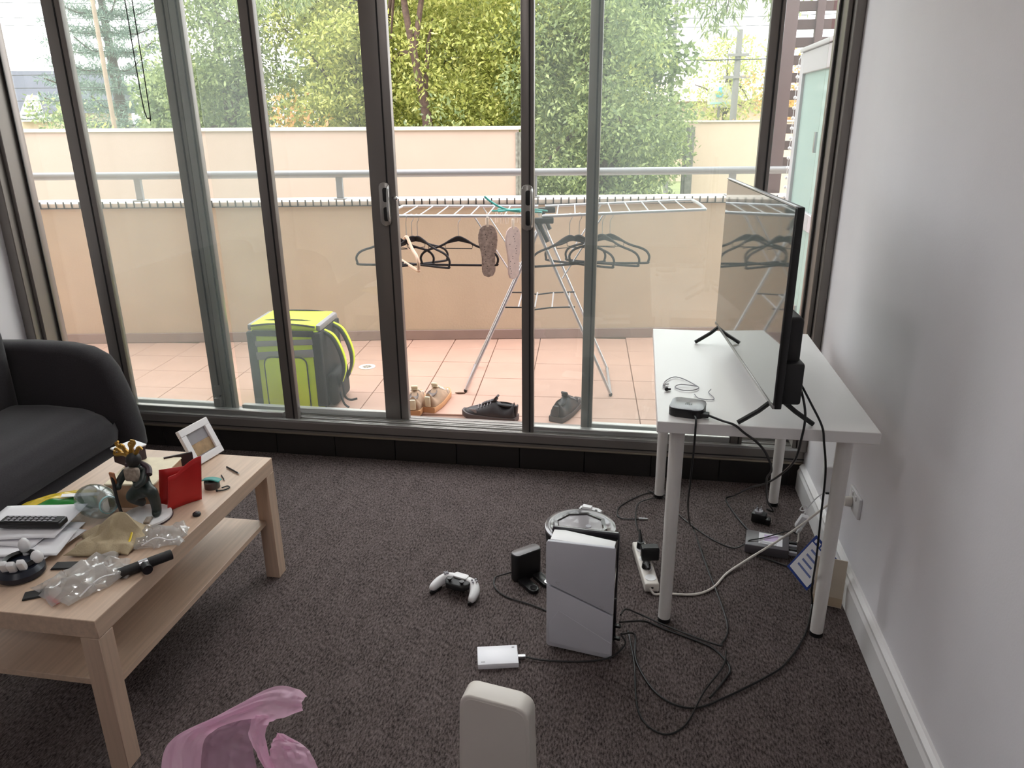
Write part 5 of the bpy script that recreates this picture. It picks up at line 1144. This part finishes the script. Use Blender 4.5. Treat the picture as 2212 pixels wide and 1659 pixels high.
# shrubs over the garden wall
def shrub(lab, x, y, rx, ry, z1, m, seed, per=600, size=0.10):
    e = thing('garden_shrub', lab, 'shrub', (0, 0, 0), 0, 'shrubs behind the garden walls')
    B().tube([(x, y, GZ), (x+0.05, y, -0.2), (x-0.05, y, 0.5)], 0.05, 8).obj('stem', 'bark', e)
    leaves('foliage', crown(x, y, -0.4, z1-0.25, rx, ry, 22, seed, 0.42), per, size, m, e, seed)
shrub('blue green shrub behind the garden wall at the far left', -11.2, 13.9, 1.3, 0.8, 2.0, 'leaf_olive', 41)
shrub('yellow green shrub behind the garden wall below the tall pine', -9.9, 13.3, 1.2, 0.6, 1.8, 'leaf_main', 42)
shrub('grey green shrub low behind the garden wall left of the street trees', -8.6, 13.4, 1.0, 0.6, 1.75, 'leaf_olive', 43)
shrub('orange tinged shrub behind the wall left of the wide stile', -6.1, 13.2, 0.7, 0.5, 2.0, 'leaf_autumn', 44, 420)
shrub('leafy green shrub behind the wall in the open door view', -3.2, 13.05, 1.4, 0.5, 1.9, 'leaf_deep', 45)
shrub('low green shrub between the two garden walls', 0.1, 14.6, 0.9, 0.5, 1.6, 'leaf_deep', 46, 620)
# tall tiered pine
pn = thing('pine_tree', 'tall tiered conifer behind the garden wall at the upper left', 'tree', (-18.8, 26.6, GZ)); pn.scale = (1.06, 1.06, 1.06)
B().tube([(0, 0, 0), (0.05, 0, 3.0), (0, 0, 6.0), (0.05, 0, 10.0)], [0.2, 0.19, 0.18, 0.17, 0.15, 0.13, 0.11, 0.09, 0.07, 0.05], 12).obj('trunk', 'bark', pn)
rg = np.random.default_rng(77)
blb = []
for tier in range(15):
    z = 1.8+0.58*tier; L_ = 2.25*(1-tier/17.0)+0.25
    for k in range(9):
        a = 2*math.pi*(k/9)+tier*0.4; tip = Vector((L_*math.cos(a), L_*math.sin(a), z+0.28))
        if k % 2 == 0: B().tube([(0, 0, z), (0.55*L_*math.cos(a), 0.55*L_*math.sin(a), z-0.05), tip], 0.025, 5, 3).obj('branch', 'bark', pn)
        for j in range(5):
            t = 0.3+0.7*j/4; blb.append((t*L_*math.cos(a), t*L_*math.sin(a), z-0.1+0.36*t*t, 0.30, 0.30, 0.10))
leaves('foliage', blb, 1500, 0.16, 'leaf_pine', pn, 78, droop=0.0, asp=0.16)
# drooping gum branches coming in from above
def gum(lab, x, y, z, seed, n):
    e = thing('gum_branch', lab, 'branch', (0, 0, 0), 0, 'gum twigs hanging in from above')
    rg = random.Random(seed); bl_ = []
    B().tube([(x-0.5, y, z+1.6), (x-0.2, y, z+0.9), (x, y, z+0.3)], 0.02, 6).obj('stem', 'bark', e)
    for k in range(n):
        dx = rg.uniform(-0.5, 0.45); bl_.append((x+dx, y+rg.uniform(-.3, .3), z+rg.uniform(0.0, 0.55)+abs(dx)*0.25, 0.11, 0.11, 0.18))
        B().tube([(x, y, z+0.35), (x+dx*0.6, y, z+0.55), (x+dx, y, bl_[-1][2])], 0.005, 5, 3).obj('twig', 'bark', e)
    leaves('foliage', bl_, 5200, 0.095, 'leaf_olive', e, seed, droop=1.6, asp=0.16)
gum('drooping gum leaves at the top right of the view', 0.88, 8.0, 2.30, 51, 20)
gum('few drooping gum leaves right of the last door stile', 1.28, 8.2, 2.34, 52, 7)
gum('drooping gum leaves at the top, left of the wide stile', -3.75, 8.0, 2.44, 53, 10)
gum('gum leaves hanging at the top between two stiles on the left', -4.4, 9.0, 2.66, 54, 6)

# ---- street furniture and houses
M['slate'] = mat('slate_roof', (72, 74, 84), 0.8, var=0.08, scale=2)
M['weather'] = mat('white_weatherboard', (186, 184, 182), 0.7)
M['brick_far'] = mat('tan_brick', (196, 172, 152), 0.9, var=0.1, scale=3)
M['winfar'] = mat('dark_window', (96, 104, 112), 0.2)
M['pole'] = mat('timber_pole', (150, 128, 112), 0.9, var=0.1, scale=6)
M['concrete'] = mat('concrete_pole', (120, 117, 116), 0.9)
hs = thing('house', 'distant house with a grey roof and a small white gable at the left', 'house', (-32.5, 40, GZ), R(20))
B().box((0, 0, 1.5), (7.0, 5.0, 3.0)).obj('wall', 'brick_far', hs)
b = B(); b.rings([[Vector((x, -3.0, 3.0)), Vector((x, 0, 5.2)), Vector((x, 3.0, 3.0))] for x in (-3.9, 3.9)]); rf = b.obj('roof', 'slate', hs, smooth=False)
b = B(); b.rings([[Vector((-0.6, y, 2.6)), Vector((0.15, y, 3.9)), Vector((0.9, y, 2.6))] for y in (-3.3, -1.0)]); b.obj('gable', 'weather', hs, smooth=False)
for k in range(4): B().box((0.15, -3.32, 2.72+0.2*k), (1.1-0.27*k, 0.03, 0.05)).obj('gable_slat', 'slate', rf)
for x in (-2.0, 2.0):
    wdw = B().box((x, -2.53, 1.6), (1.2, 0.1, 1.2)).obj('window', 'weather', hs); B().box((x, -2.59, 1.6), (1.0, 0.04, 1.0)).obj('pane', 'winfar', wdw)
h2 = thing('low_building', 'distant low building with a white sign behind the right garden wall', 'building', (3.4, 36, GZ), R(-6))
B().box((0, 0, 1.6), (5.5, 4.0, 3.2)).obj('wall', 'brick_far', h2)
b = B(); b.rings([[Vector((x, -2.4, 3.2)), Vector((x, 0, 4.1)), Vector((x, 2.4, 3.2))] for x in (-3.0, 3.0)]); b.obj('roof', mat('pale_red_roof', (206, 180, 170), 0.9), h2, smooth=False)
for x in (-1.6, -0.5, 0.6, 1.7):
    wdw = B().box((x, -2.03, 1.7), (0.6, 0.1, 1.1)).obj('window', 'weather', h2); B().box((x, -2.09, 1.7), (0.46, 0.04, 0.95)).obj('pane', 'winfar', wdw)
sg = thing('street_sign', 'white sign board with a small blue mark near the far utility pole', 'sign', (2.75, 30.5, GZ))
B().box((0, 0, 3.35), (0.85, 0.06, 0.85), bev=0.02).obj('board', 'weather', sg)
B().cyl((0, 0, 0), (0, 0, 3.0), 0.05, seg=10).obj('post', 'concrete', sg)
B().cyl((-0.02, -0.035, 3.40), (-0.02, -0.05, 3.40), 0.13, seg=20).box((0.0, -0.042, 3.56), (0.1, 0.02, 0.14)).obj('emblem', mat('sky_blue_sign', (96, 176, 206), 0.5), sg)
B().box((0, -0.036, 3.08), (0.66, 0.02, 0.06)).obj('lettering', mat('faded_teal', (150, 190, 190), 0.6), sg)
def pole(lab, x, y, h, r, m, arms):
    e = thing('utility_pole', lab, 'pole', (x, y, GZ), 0, 'utility poles in the street')
    B().cyl((0, 0, 0), (0, 0, h), r, r*0.75, seg=14).obj('shaft', m, e)
    for z, w in arms:
        c = B().box((0, -0.1, z), (w, 0.09, 0.09)).obj('crossarm', m, e)
        for s in (-0.45, -0.2, 0.2, 0.45): B().cyl((s*w, -0.1, z+0.045), (s*w, -0.1, z+0.17), 0.04, 0.03, seg=8).obj('insulator', 'weather', c)
    return e
pole('pale timber utility pole standing in front of the tall conifer', -16.55, 23.0, 8.5, 0.075, 'pole', ((6.9, 2.0),))
pole('thin tall grey pole above the trees right of centre', 0.95, 29.0, 8.0, 0.09, 'concrete', ())
pole('concrete utility pole with fittings right of the far tree', 3.12, 29.0, 5.4, 0.13, 'concrete', ((3.9, 0.9), (4.6, 0.7)))
def wire(lab, pts, r=0.012):
    o = B().tube(pts, r, 5, 6).obj('overhead_wire', 'black_soft'); tag(o, lab, 'wire', 'overhead wires across the street')
for i, (z, y, lab) in enumerate(((5.05, 28.4, 'highest overhead wire crossing the sky'), (4.55, 28.6, 'second highest overhead wire crossing the sky'), (4.3, 28.8, 'third overhead wire down, crossing the sky'), (3.25, 28.88, 'lowest thick overhead wire at the right'))):
    if i < 3: wire(lab, [(-40, y, z+1.4), (-20, y, z+0.5), (0, y, z), (12, y, z+0.1)])
    else: wire(lab, [(-6, y, z+0.2), (1, y, z), (12, y, z+0.1)], 0.02)
for z in (2.9, 2.5, 2.1): wire('overhead wire low across the conifer and the distant house, height %s' % ({2.9: 'top', 2.5: 'middle', 2.1: 'bottom'}[z]), [(-42, 24, z+0.2), (-20, 24, z), (-8, 24, z)], 0.011)
